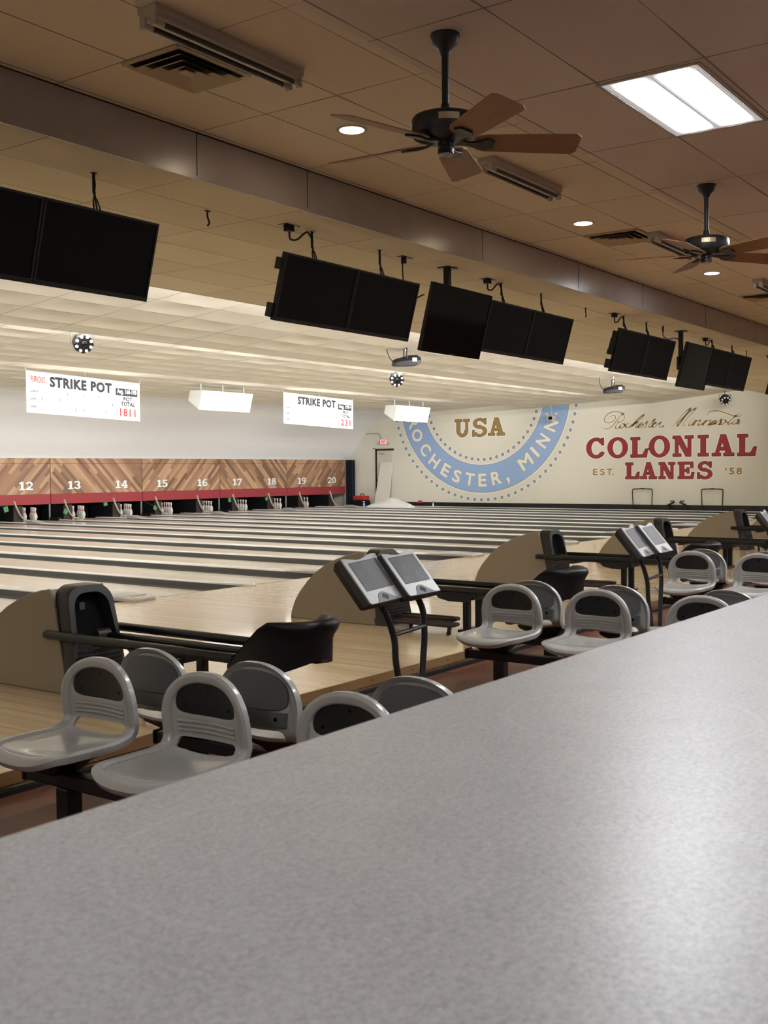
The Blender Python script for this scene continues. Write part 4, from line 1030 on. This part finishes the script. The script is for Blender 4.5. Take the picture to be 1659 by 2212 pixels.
# ------------------------------------------------------------------ seat
PANL, FR, LEAN = .40, .062, rad(97)
FL = FR*LEAN
def prof(v):                       # arc length -> (x, z), normal towards the sitter
    if v < PANL:
        x = -.215+v; z = -.03*max(0, (.07-v)/.07)**2+.012*max(0, (.16-v)/.16)*0
        nx = -.5*max(0, (.07-v)/.07); return x, z, nx, 1
    if v < PANL+FL:
        a = (v-PANL)/FR; return -.215+PANL+FR*math.sin(a), FR-FR*math.cos(a), -math.sin(a), math.cos(a)
    t = v-PANL-FL; a = LEAN
    return -.215+PANL+FR*math.sin(a)+t*math.cos(a)*-1*-1, FR-FR*math.cos(a)+t*math.sin(a), -math.sin(a), math.cos(a)
def sm(a, b, x): t = min(1, max(0, (x-a)/(b-a))); return t*t*(3-2*t)
def seat_n(u, v, d, dh):
    n = 0.0
    n += .010*sm(0, .012, d)*(1-sm(.041, .046, d)) + .0060*sm(.043, .048, d) - .0035*sm(.037, .041, d)*(1-sm(.043, .047, d))
    pan = 1-sm(.36, .46, v)
    n += -.016*pan*max(0, 1-(u/.19)**2)*sm(.02, .16, v)*sm(.46, .34, v) if False else -.011*pan*max(0, 1-(u/.2)**2)*sm(.03, .18, v)
    n += (.035*sm(.32, .48, v)+.010*(1-sm(.32, .48, v)))*(u/.225)**2
    if dh < .006 and v > .5: n -= .003*(1-dh/.006)
    if v < .43 and dh < .02 and v > .38: n += .006*(1-dh/.02)
    return n
def at_sheet(u, v, n): x, z, nx, nz = prof(v); return (x+nx*n, u, z+nz*n)
def s_front(u, v, d, dh): return at_sheet(u, v, seat_n(u, v, d, dh))
def s_back(u, v, d, dh):
    th = .010+.020*(1-sm(.012, .026, d))*sm(.0, .004, d)
    return at_sheet(u, v, seat_n(u, v, d, dh)-th)
def outline():
    P = []
    def ell(cu, cv, ru, rv, a0, a1, n, p=2.4):
        for k in range(n+1):
            a = rad(a0+(a1-a0)*k/n); c_, s_ = math.cos(a), math.sin(a)
            P.append((cu+ru*math.copysign(abs(c_)**(2/p), c_), cv+rv*math.copysign(abs(s_)**(2/p), s_)))
    ell(0, .15, .228, .15, 180, 360, 30, 2.8)
    P.append((.230, .25)); P.append((.227, .34)); P.append((.224, .42)); P.append((.225, .47)); P.append((.226, .52))
    ell(0, .55, .226, .208, 0, 180, 40, 2.25)
    P.append((-.226, .52)); P.append((-.225, .47)); P.append((-.224, .42)); P.append((-.227, .34)); P.append((-.230, .25))
    Q = [P[0]]
    for p in P[1:]:
        if (Vector(p)-Vector(Q[-1])).length > .004: Q.append(p)
    return resample(Q, .012)
def rrect(u, v0, v1, r, n=5):
    out = []
    for cu, cv, a0 in ((u-r, v0+r, -90), (u-r, v1-r, 0), (-u+r, v1-r, 90), (-u+r, v0+r, 180)):
        for k in range(n+1): a = rad(a0+90*k/n); out.append((cu+r*math.cos(a), cv+r*math.sin(a)))
    return resample(out, .014)
def dshape(g=0):
    out = []
    for k in range(25): a = PI*k/24; out.append(((.156+g)*math.copysign(abs(math.cos(a))**.8, math.cos(a)), .624+(.088+g)*abs(math.sin(a))**.9))
    for k in range(1, 12): a = PI+PI*k/12; out.append(((.156+g)*math.copysign(abs(math.cos(a))**.5, math.cos(a)), .624+(.040+g)*-abs(math.sin(a))**.6))
    return resample(out, .012)
slot, dsh = rrect(.152, .420, .492, .026), dshape()
shell_me = sheet(outline(), [slot, dsh], s_front, s_back, rings=(.0045, .009, .014, .024, .033, .0385, .042, .0455, .050), grid=.015).mesh('seat_shell')
panel_me = sheet(dshape(.003), [], lambda u, v, d, h: at_sheet(u, v, (.035)*(u/.225)**2-.001), lambda u, v, d, h: at_sheet(u, v, .035*(u/.225)**2-.010), grid=.018).mesh('back_panel')
plate_me = sheet(dshape(.012), [], lambda u, v, d, h: at_sheet(u, v, .035*(u/.225)**2-.0105), lambda u, v, d, h: at_sheet(u, v, .035*(u/.225)**2-.0135), grid=.02).mesh('rear_plate')
bar = MB(); ring_ = []
for k in range(13):
    u = -.168+.336*k/12; b0 = .035*(u/.225)**2
    ring_.append([at_sheet(u, .512, b0-.006), at_sheet(u, .512, b0-.020), at_sheet(u, .568, b0-.020), at_sheet(u, .568, b0-.006)])
bar_me = bar.loft(ring_).mesh('rear_bar')
hol = MB()
for u in (-.125, .125):
    c = Vector(at_sheet(u, .540, .035*(u/.225)**2-.0205)); hol.lathe([(.001, 0), (.009, 0), (.009, -.002), (.001, -.002)], n=10, axis='X'); 
    k = len(hol.v)-40; hol.v[k:] = [(c.x-x_*1.0+.000, c.y+y_, c.z+z_) for x_, y_, z_ in hol.v[k:]]
hole_me = hol.mesh('bolt_hole')
scr = MB()
for u, v in ((0, .692), (-.118, .622), (.118, .622)):
    c = Vector(at_sheet(u, v, .035*(u/.225)**2-.0)); k0 = len(scr.v)
    scr.lathe([(.001, 0), (.007, 0), (.007, .0015), (.001, .0015)], n=8, axis='X'); scr.v[k0:] = [(c.x-a, c.y+b, c.z+d_) for a, b, d_ in scr.v[k0:]]
screw_me = scr.mesh('panel_screw')
brk = MB().loft([[(-sx+ox, -sy, z), (sx+ox, -sy, z), (sx+ox, sy, z), (-sx+ox, sy, z)] for sx, sy, z, ox in ((.15, .17, -.014, -.02), (.14, .15, -.035, -.01), (.09, .10, -.065, 0), (.07, .07, -.098, 0), (.06, .06, -.104, 0))])
brk_me = brk.mesh('seat_bracket')
rib_me = []
for v0 in (.522, .540, .558):
    pts_ = []
    for k in range(15):
        u = -.150+.300*k/14; pts_.append(at_sheet(u, v0, seat_n(u, v0, .07, .02)-.0005))
    rib_me.append(MB().tube(pts_, .0068, 8).mesh('back_rib'))
for me, mt in [(r_, 'seat_grey') for r_ in rib_me]+list(((shell_me, 'seat_grey'), (panel_me, 'seat_panel'), (plate_me, 'seat_back_shaded_grey'), (bar_me, 'seat_back_shaded_grey'), (hole_me, 'pit_black'), (screw_me, 'black_gloss'), (brk_me, 'black_plastic'))):
    me.materials.append(M[mt]); me.polygons.foreach_set('use_smooth', [True]*len(me.polygons))
    try: me.set_sharp_from_angle(angle=rad(50))
    except Exception: pass
def seat(x, y, rz, lbl):
    t = T('molded_seat', lbl, 'chair', (x, y, .272), rz, 'grey moulded seats by the lanes')
    for nm, me in (('seat_shell', shell_me), ('back_panel', panel_me), ('rear_plate', plate_me), ('rear_bar', bar_me), ('bolt_hole', hole_me), ('panel_screw', screw_me), ('seat_bracket', brk_me))+tuple(('back_rib', r_) for r_ in rib_me):
        o = bpy.data.objects.new(nm, me); COL.objects.link(o); o.parent = t
    return t
SEATS = [(2.76, 3.60, 0, 'grey moulded plastic seat facing left, at the far left front'),
         (2.76, 2.985, 0, 'grey moulded plastic seat facing left, second one from the left edge'),
         (2.76, 2.295, 0, 'grey moulded seat facing left, its back just showing above the counter near the middle'),
         (3.49, 3.60, 180, 'grey moulded seat seen from behind, back to back with the far left seat'),
         (3.49, 2.985, 180, 'grey moulded seat seen from behind, back to back with the second seat from the left'),
         (3.57, 2.27, 180, 'grey moulded seat seen from behind, below the legs of the nearest scoring console'),
         (6.22, 3.575, 0, 'grey moulded seat facing left, first one right of the nearest scoring console'),
         (6.22, 2.955, 0, 'grey moulded seat facing left, second one right of the nearest scoring console'),
         (6.22, 2.28, 0, 'grey moulded seat facing left, only its top above the counter by the second console legs'),
         (6.95, 3.575, 180, 'grey moulded seat from behind, backing the first seat right of the nearest console'),
         (6.95, 2.955, 180, 'grey moulded seat from behind, backing the second seat right of the nearest console'),
         (7.04, 2.26, 180, 'grey moulded seat from behind, only its rim above the counter at right'),
         (9.68, 3.60, 0, 'grey moulded plastic seat facing left, right of the second scoring console'),
         (9.68, 2.985, 0, 'grey moulded plastic seat facing left, cut by the right edge of the picture'),
         (10.41, 3.60, 180, 'grey moulded seat from behind, backing the seat right of the second console'),
         (10.41, 2.985, 180, 'grey moulded seat from behind, mostly hidden behind the seat at the right edge')]
for x, y, r_, lb in SEATS: seat(x, y, rad(r_), lb)
def beam(x, lbl):
    t = T('seat_beam', lbl, 'seat frame', (x, 2.85, -.10), 0, 'black beams carrying the seats')
    link('beam', MB().box(-.035, -1.1, .210, .035, .93, .268), 'black_plastic', t, bevel=.008)
    link('end_cap', MB().box(-.040, .93, .205, .040, .955, .273).box(-.040, -1.125, .205, .040, -1.1, .273), 'black_rubber', t, bevel=.01)
    for y in (.70, -.75):
        link('post', MB().box(-.037, y-.037, .008, .037, y+.037, .210), 'black_plastic', t, bevel=.006)
        link('foot_plate', MB().box(-.09, y-.09, 0, .09, y+.09, .008), 'black_plastic', t, bevel=.002)
for k, w in enumerate(('at the far left front', 'right of the nearest scoring console', 'right of the second scoring console')):
    beam(2.78+SP*k, 'black steel beam under the left facing seats '+w); beam(3.49+SP*k, 'black steel beam under the seats turned away '+w)

# ------------------------------------------------------------------ ball returns
PROF = [(1.01, 0), (1.0, .06), (.96, .16), (.90, .25), (.80, .36), (.70, .445), (.60, .507), (.48, .563), (.35, .607), (.24, .632), (.165, .643), (.145, .60), (.11, .47), (.07, .30), (.035, .12), (.02, 0)]
def lean(z): return .135*max(0, z/.645)**1.3
def arch(w, zt, z0, r, n=8, wt=None):
    wt = wt or w; out = [(w, z0)]
    for k in range(n+1): a = PI/2*k/n; out.append((wt-r+r*math.cos(a), zt-r+r*math.sin(a)))
    for k in range(n+1): a = PI/2+PI/2*k/n; out.append((-wt+r+r*math.cos(a), zt-r+r*math.sin(a)))
    out.append((-w, z0)); return out
def ball_return(x, y, lbl):
    t = T('ball_return', lbl, 'ball return', (x, y, 0), 0, 'ball returns')
    for s in (-1, 1):
        link('side_panel', MB().prism([(s*.212, a, b) for a, b in PROF], (-s*.016, 0, 0)), 'return_beige', t, bevel=.006)
    q = [(a*.985+.008, b*.99) for a, b in PROF]
    link('top_cover', MB().prism([(-.197, a, b) for a, b in q], (.394, 0, 0)), 'return_beige', t, smooth=30)
    # hood: arched front frame leaning back
    O_, I_ = arch(.205, .655, .0, .11, wt=.175), arch(.155, .612, .310, .10, wt=.138)
    def P3(p, dy=0, dz=0): return (p[0], lean(p[1])+dy, p[1]+dz)
    m = MB(); n = len(O_)
    fo = [P3(p, -.085) for p in O_]; fi = [P3(p, -.085) for p in I_]; bo = [(p[0]*1.05, lean(p[1])+.035, p[1]+.006) for p in O_]; bi = [P3(p, .0) for p in I_]
    mo = [(p[0]*1.04, lean(p[1])-.065, p[1]+.003) for p in O_]
    m.loft([fo, mo, bo], closed=False, caps=False)
    m.loft([fo, fi, bi], closed=False, caps=False)
    m.poly([fo[0], fi[0], fi[-1], fo[-1]]); m.poly([fi[0], bi[0], bi[-1], fi[-1]])
    link('hood', m, 'hood_grey', t, smooth=45)
    link('hood_opening', MB().poly([(p[0], p[1]-.004, p[2]) for p in bi]), 'pit_black', t)
    link('label_plate', MB().box(-.045, lean(.52)-.016, .50, -.005, lean(.52)-.008, .545), 'speaker_grey', t)
    link('exit_roller', MB().lathe([(.03, -.05), (.035, -.02), (.035, .02), (.03, .05)], (.06, .0, .345), 14, 'X'), 'hood_grey', t, smooth=True)
    m = MB()
    for k in range(7): z = .08+.028*k; m.box(-.165, lean(z)-.092, z, .165, lean(z)-.083, z+.009)
    link('vent_grille', m, 'black_plastic', t)
    Y_E = -1.42
    for s in (-1, 1):
        xr = s*.240
        m = MB().tube([(xr, .175, .366), (xr, .17, .366), (xr, .15, .366), (xr, Y_E, .36)], lambda u: .016 if u == 0 else (.024 if u < .4 else .028), 12)
        link('side_rail', m, 'black_plastic', t, smooth=True)
        link('ball_track', MB().tube([(s*.09, .0, .336), (s*.09, -1.72, .33)], .018, 8), 'black_plastic', t, smooth=True)
        link('inner_rail', MB().box(s*.175-.012, -1.45, .322, s*.175+.012, -.02, .338), 'hood_grey', t, bevel=.004)
    for ya, yb, za, zb in ((-.98, -.70, .285, .318), (-.30, -.22, .30, .322), (-1.46, -1.36, .30, .33)): link('cross_bracket', MB().box(-.24, ya, za, .24, yb, zb), 'black_plastic', t, bevel=.006)
    link('hanger_plate', MB().prism([(-.268, -1.02, .345), (-.268, -.60, .345), (-.268, -.66, .29), (-.268, -.76, .268), (-.268, -.92, .268)], (.02, 0, 0)), 'black_plastic', t, bevel=.004)
    for s in (-1, 1): link('leg', MB().box(s*.10-.026, -.865, .0, s*.10+.026, -.81, .29), 'black_plastic', t, bevel=.005)
    link('foot_bar', MB().box(-.17, -.89, .0, .17, -.785, .022), 'black_plastic', t, bevel=.006)
    # scooped end stop
    path = [(-.262, Y_E+.03)]
    for k in range(3): path.append((-.262, Y_E-.02-.02*k))
    for k in range(1, 20):
        a = PI+PI*k/20; path.append((.262*math.copysign(abs(math.cos(a))**.92, math.cos(a)), -1.485-.345*abs(math.sin(a))**.95))
    for k in range(3): path.append((.262, Y_E-.06+.02*k))
    path.append((.262, Y_E+.03))
    rings = []; n = len(path); Ls = [0]
    for i in range(1, n): Ls.append(Ls[-1]+math.hypot(path[i][0]-path[i-1][0], path[i][1]-path[i-1][1]))
    for i, (px, py) in enumerate(path):
        a, b = path[max(0, i-1)], path[min(n-1, i+1)]; tx_, ty_ = b[0]-a[0], b[1]-a[1]; L = math.hypot(tx_, ty_); nx, ny = ty_/L, -tx_/L   # inward
        if px*nx+(py+1.4)*ny > 0: nx, ny = -nx, -ny
        u = abs(2*Ls[i]/Ls[-1]-1); e = 1-u                       # 0 at the rails, 1 at the middle of the end
        zt = .352+.222*(.55*sm(0, .5, e)+.45*min(1, e/.42)); zb = .285+.075*sm(.35, 1, e); q_ = sm(.30, .8, e)
        fl = .012*q_
        rings.append([(px, py, zb), (px-nx*.004, py-ny*.004, (zb+zt)/2), (px-nx*fl, py-ny*fl, zt-.085*q_-.012), (px-nx*(fl+.022*q_), py-ny*(fl+.022*q_), zt-.052*q_-.009), (px-nx*(fl+.030*q_), py-ny*(fl+.030*q_), zt-.030*q_-.007), (px-nx*(fl+.018*q_), py-ny*(fl+.018*q_), zt-.010*q_-.003), (px-nx*.004, py-ny*.004, zt), (px+nx*.022, py+ny*.022, zt-.008), (px+nx*.034, py+ny*.034, zt-.04), (px+nx*.03, py+ny*.03, zb)])
    link('end_stop', MB().loft(rings), 'black_plastic', t, smooth=60)
    # low rack on the floor before the hood
    m = MB()
    for xc, ya, yb in ((-.33, -.30, -.86), (-.03, -.10, -.68)):
        m.tube([(xc-.055, ya, .085), (xc-.055, yb+.06, .085), (xc-.04, yb+.015, .085), (xc, yb, .085), (xc+.04, yb+.015, .085), (xc+.055, yb+.06, .085), (xc+.055, ya, .085)], .022, 8, 4, flat=.8)
        m.box(xc-.05, yb+.06, .075, xc+.05, ya, .09)
        for yy in (ya-.12, yb+.06): m.lathe([(.018, 0), (.02, .02), (.012, .03), (.012, .08)], (xc, yy, 0), 8)
    link('floor_rack', m, 'dark_brown', t, smooth=True)
    return t
RET = [(4.50, 5.465, 'beige and black ball return with curved side panel, nearest one at lower left'),
       (7.96, 5.63, 'beige and black ball return standing behind the nearest twin monitor console'),
       (11.42, 5.72, 'beige and black ball return in the middle, right of the nearest console'),
       (14.88, 5.75, 'beige and black ball return behind the second twin monitor console'),
       (18.34, 5.75, 'beige and black ball return farthest in view at the right edge'),
       (21.80, 5.75, 'beige and black ball return peeking behind the console at the right edge')]
for x, y, lb in RET: ball_return(x, y, lb)

# ------------------------------------------------------------------ scoring consoles with twin touch screens
def monitor(t, TL, b, tau, w, h, org):
    r_ = Vector((math.cos(b), math.sin(b), 0)); fwd = Vector((math.sin(b), -math.cos(b), 0)); dn = fwd*math.sin(tau)-Vector((0, 0, 1))*math.cos(tau)
    nn = r_.cross(dn)*-1
    if nn.dot(fwd) < 0: nn = -nn
    O = Vector(TL)-Vector(org)
    def f(u, v, k=0): return tuple(O+r_*u*w+dn*v*h+nn*k)
    ho = MB()
    front_, mid_, back_ = [], [], []
    loop = [(0, .0), (.12, .012), (.25, .035), (.38, .058), (.5, .058), (.62, .03), (.74, -.012), (.86, -.03), (1.0, -.02), (1.0, 1.0), (.5, 1.01), (.04, 1.0), (0, .97)]
    ho.loft([[f(u, v, k) for u, v in L2] for L2, k in ((loop, -.002), ([(u*1.03-.015, v*1.02-.01) for u, v in loop], -.035), ([(u*.9+.05, v*.9+.05) for u, v in loop], -.075))])
    hs = link('monitor_housing', ho, 'monitor_dark', t, bevel=.004)
    link('silver_bezel', MB().loft([[f(u, v, k) for u, v in loop] for k in (-.004, .006)]), 'monitor_silver', hs, bevel=.003)
    sc = [(.12, .13), (.90, .10), (.90, .70), (.12, .72)]
    link('screen_frame', MB().loft([[f(u, v, k) for u, v in [(.10, .115), (.92, .085), (.92, .715), (.10, .735)]] for k in (.004, .0066)]), 'black_plastic', hs)
    link('touch_screen', MB().loft([[f(u, v, k) for u, v in sc] for k in (.005, .0072)]), 'touch_glass', hs)
    hump = [(.22, 1.0)]+[(.30+.5*k/14, 1.0-.21*max(0, math.sin(PI*(k/14)**.75))**1.0) for k in range(15)]+[(.86, 1.0)]
    hump = [(.20, 1.005), (.27, .93), (.31, .86), (.37, .81), (.44, .79), (.52, .80), (.60, .85), (.70, .92), (.84, 1.005)]
    link('speaker_panel', MB().loft([[f(u, v, k) for u, v in hump] for k in (.004, .0082)]), 'speaker_grey', hs)
    m = MB()
    for k in range(6):
        v = .845+.022*k; du = .085*math.sin(PI*(k+.8)/6.6)
        m.loft([[f(u_, v_, kk) for u_, v_ in ((.47-du+.02*k*.3, v), (.47+du+.02*k*.3, v), (.47+du+.02*k*.3, v+.011), (.47-du+.02*k*.3, v+.011))] for kk in (.006, .0092)])
    link('speaker_slots', m, 'pit_black', hs)
    link('maker_plate', MB().loft([[f(u, v, k) for u, v in ((.70, .765), (.88, .757), (.88, .775), (.70, .783))] for k in (.004, .0068)]), 'brass_plate', hs)
n = N('touch_glass'); src, X, Y, Z = n.xyz(True)
sm_ = n.math('POWER', n.noise(src, 9, 4, .6), 3.0)
n.set(n.mix(n.math('MULTIPLY', sm_, 1.3, clamp=True), (.018, .020, .026), (.075, .077, .082)), .42, .35)
def console(org, lbl):
    t = T('scoring_console', lbl, 'scoring console', org, 0, 'twin screen scoring consoles')
    monitor(t, (4.352, 3.40, .909), .156, .663, .383, .282, (4.87, 3.33, -.10))
    monitor(t, (4.727, 3.42, .910), .059, .692, .329, .282, (4.87, 3.33, -.10))
    for s, pts in ((-1, [(-.215, .055, .79), (-.20, .05, .75), (-.165, .03, .68), (-.130, .012, .56), (-.12, .01, .44), (-.085, .0, .25), (-.06, 0, .01)]), (1, [(.125, .055, .80), (.14, .045, .76), (.165, .025, .68), (.16, .012, .56), (.145, .01, .44), (.105, 0, .25), (.075, 0, .01)])):
        link('leg', MB().tube(pts, .018, 12, 5), 'leg_metal', t, smooth=True)
    link('crossbar', MB().tube([(-.135, .01, .585), (.165, .01, .60)], .012, 8), 'leg_metal', t, smooth=True)
    link('base_plate', MB().lathe([(.005, 0), (.19, 0), (.19, .008), (.17, .014), (.005, .014)], n=28), 'leg_metal', t)
    link('mount_bar', MB().box(-.25, .035, .755, .18, .075, .785), 'monitor_dark', t, bevel=.006)
    return t
c0 = console((4.87, 3.33, -.10), 'black and silver scoring console with two tilted screens, nearest one')
for k, lb in ((1, 'black and silver scoring console with two tilted screens, second one farther right'), (2, 'black and silver scoring console with two tilted screens, third one cut by the right edge')):
    r = dup(c0, (4.87+SP*k, 3.33, -.10), 0, lb)

# ------------------------------------------------------------------ counter in the foreground
t = T('bar_counter', 'long counter with speckled grey laminate top filling the foreground', 'counter', (1.5, .40, -.10))
CT = EYE-.300
m = MB(); 
link('counter_top', MB().box(-3.2, -.42, CT+.10-.045, 7.5, .387, CT+.10), 'counter_laminate', t, bevel=.006)
link('counter_body', MB().box(-3.1, -.30, 0, 7.4, .30, CT+.10-.045), 'dark_brown', t)
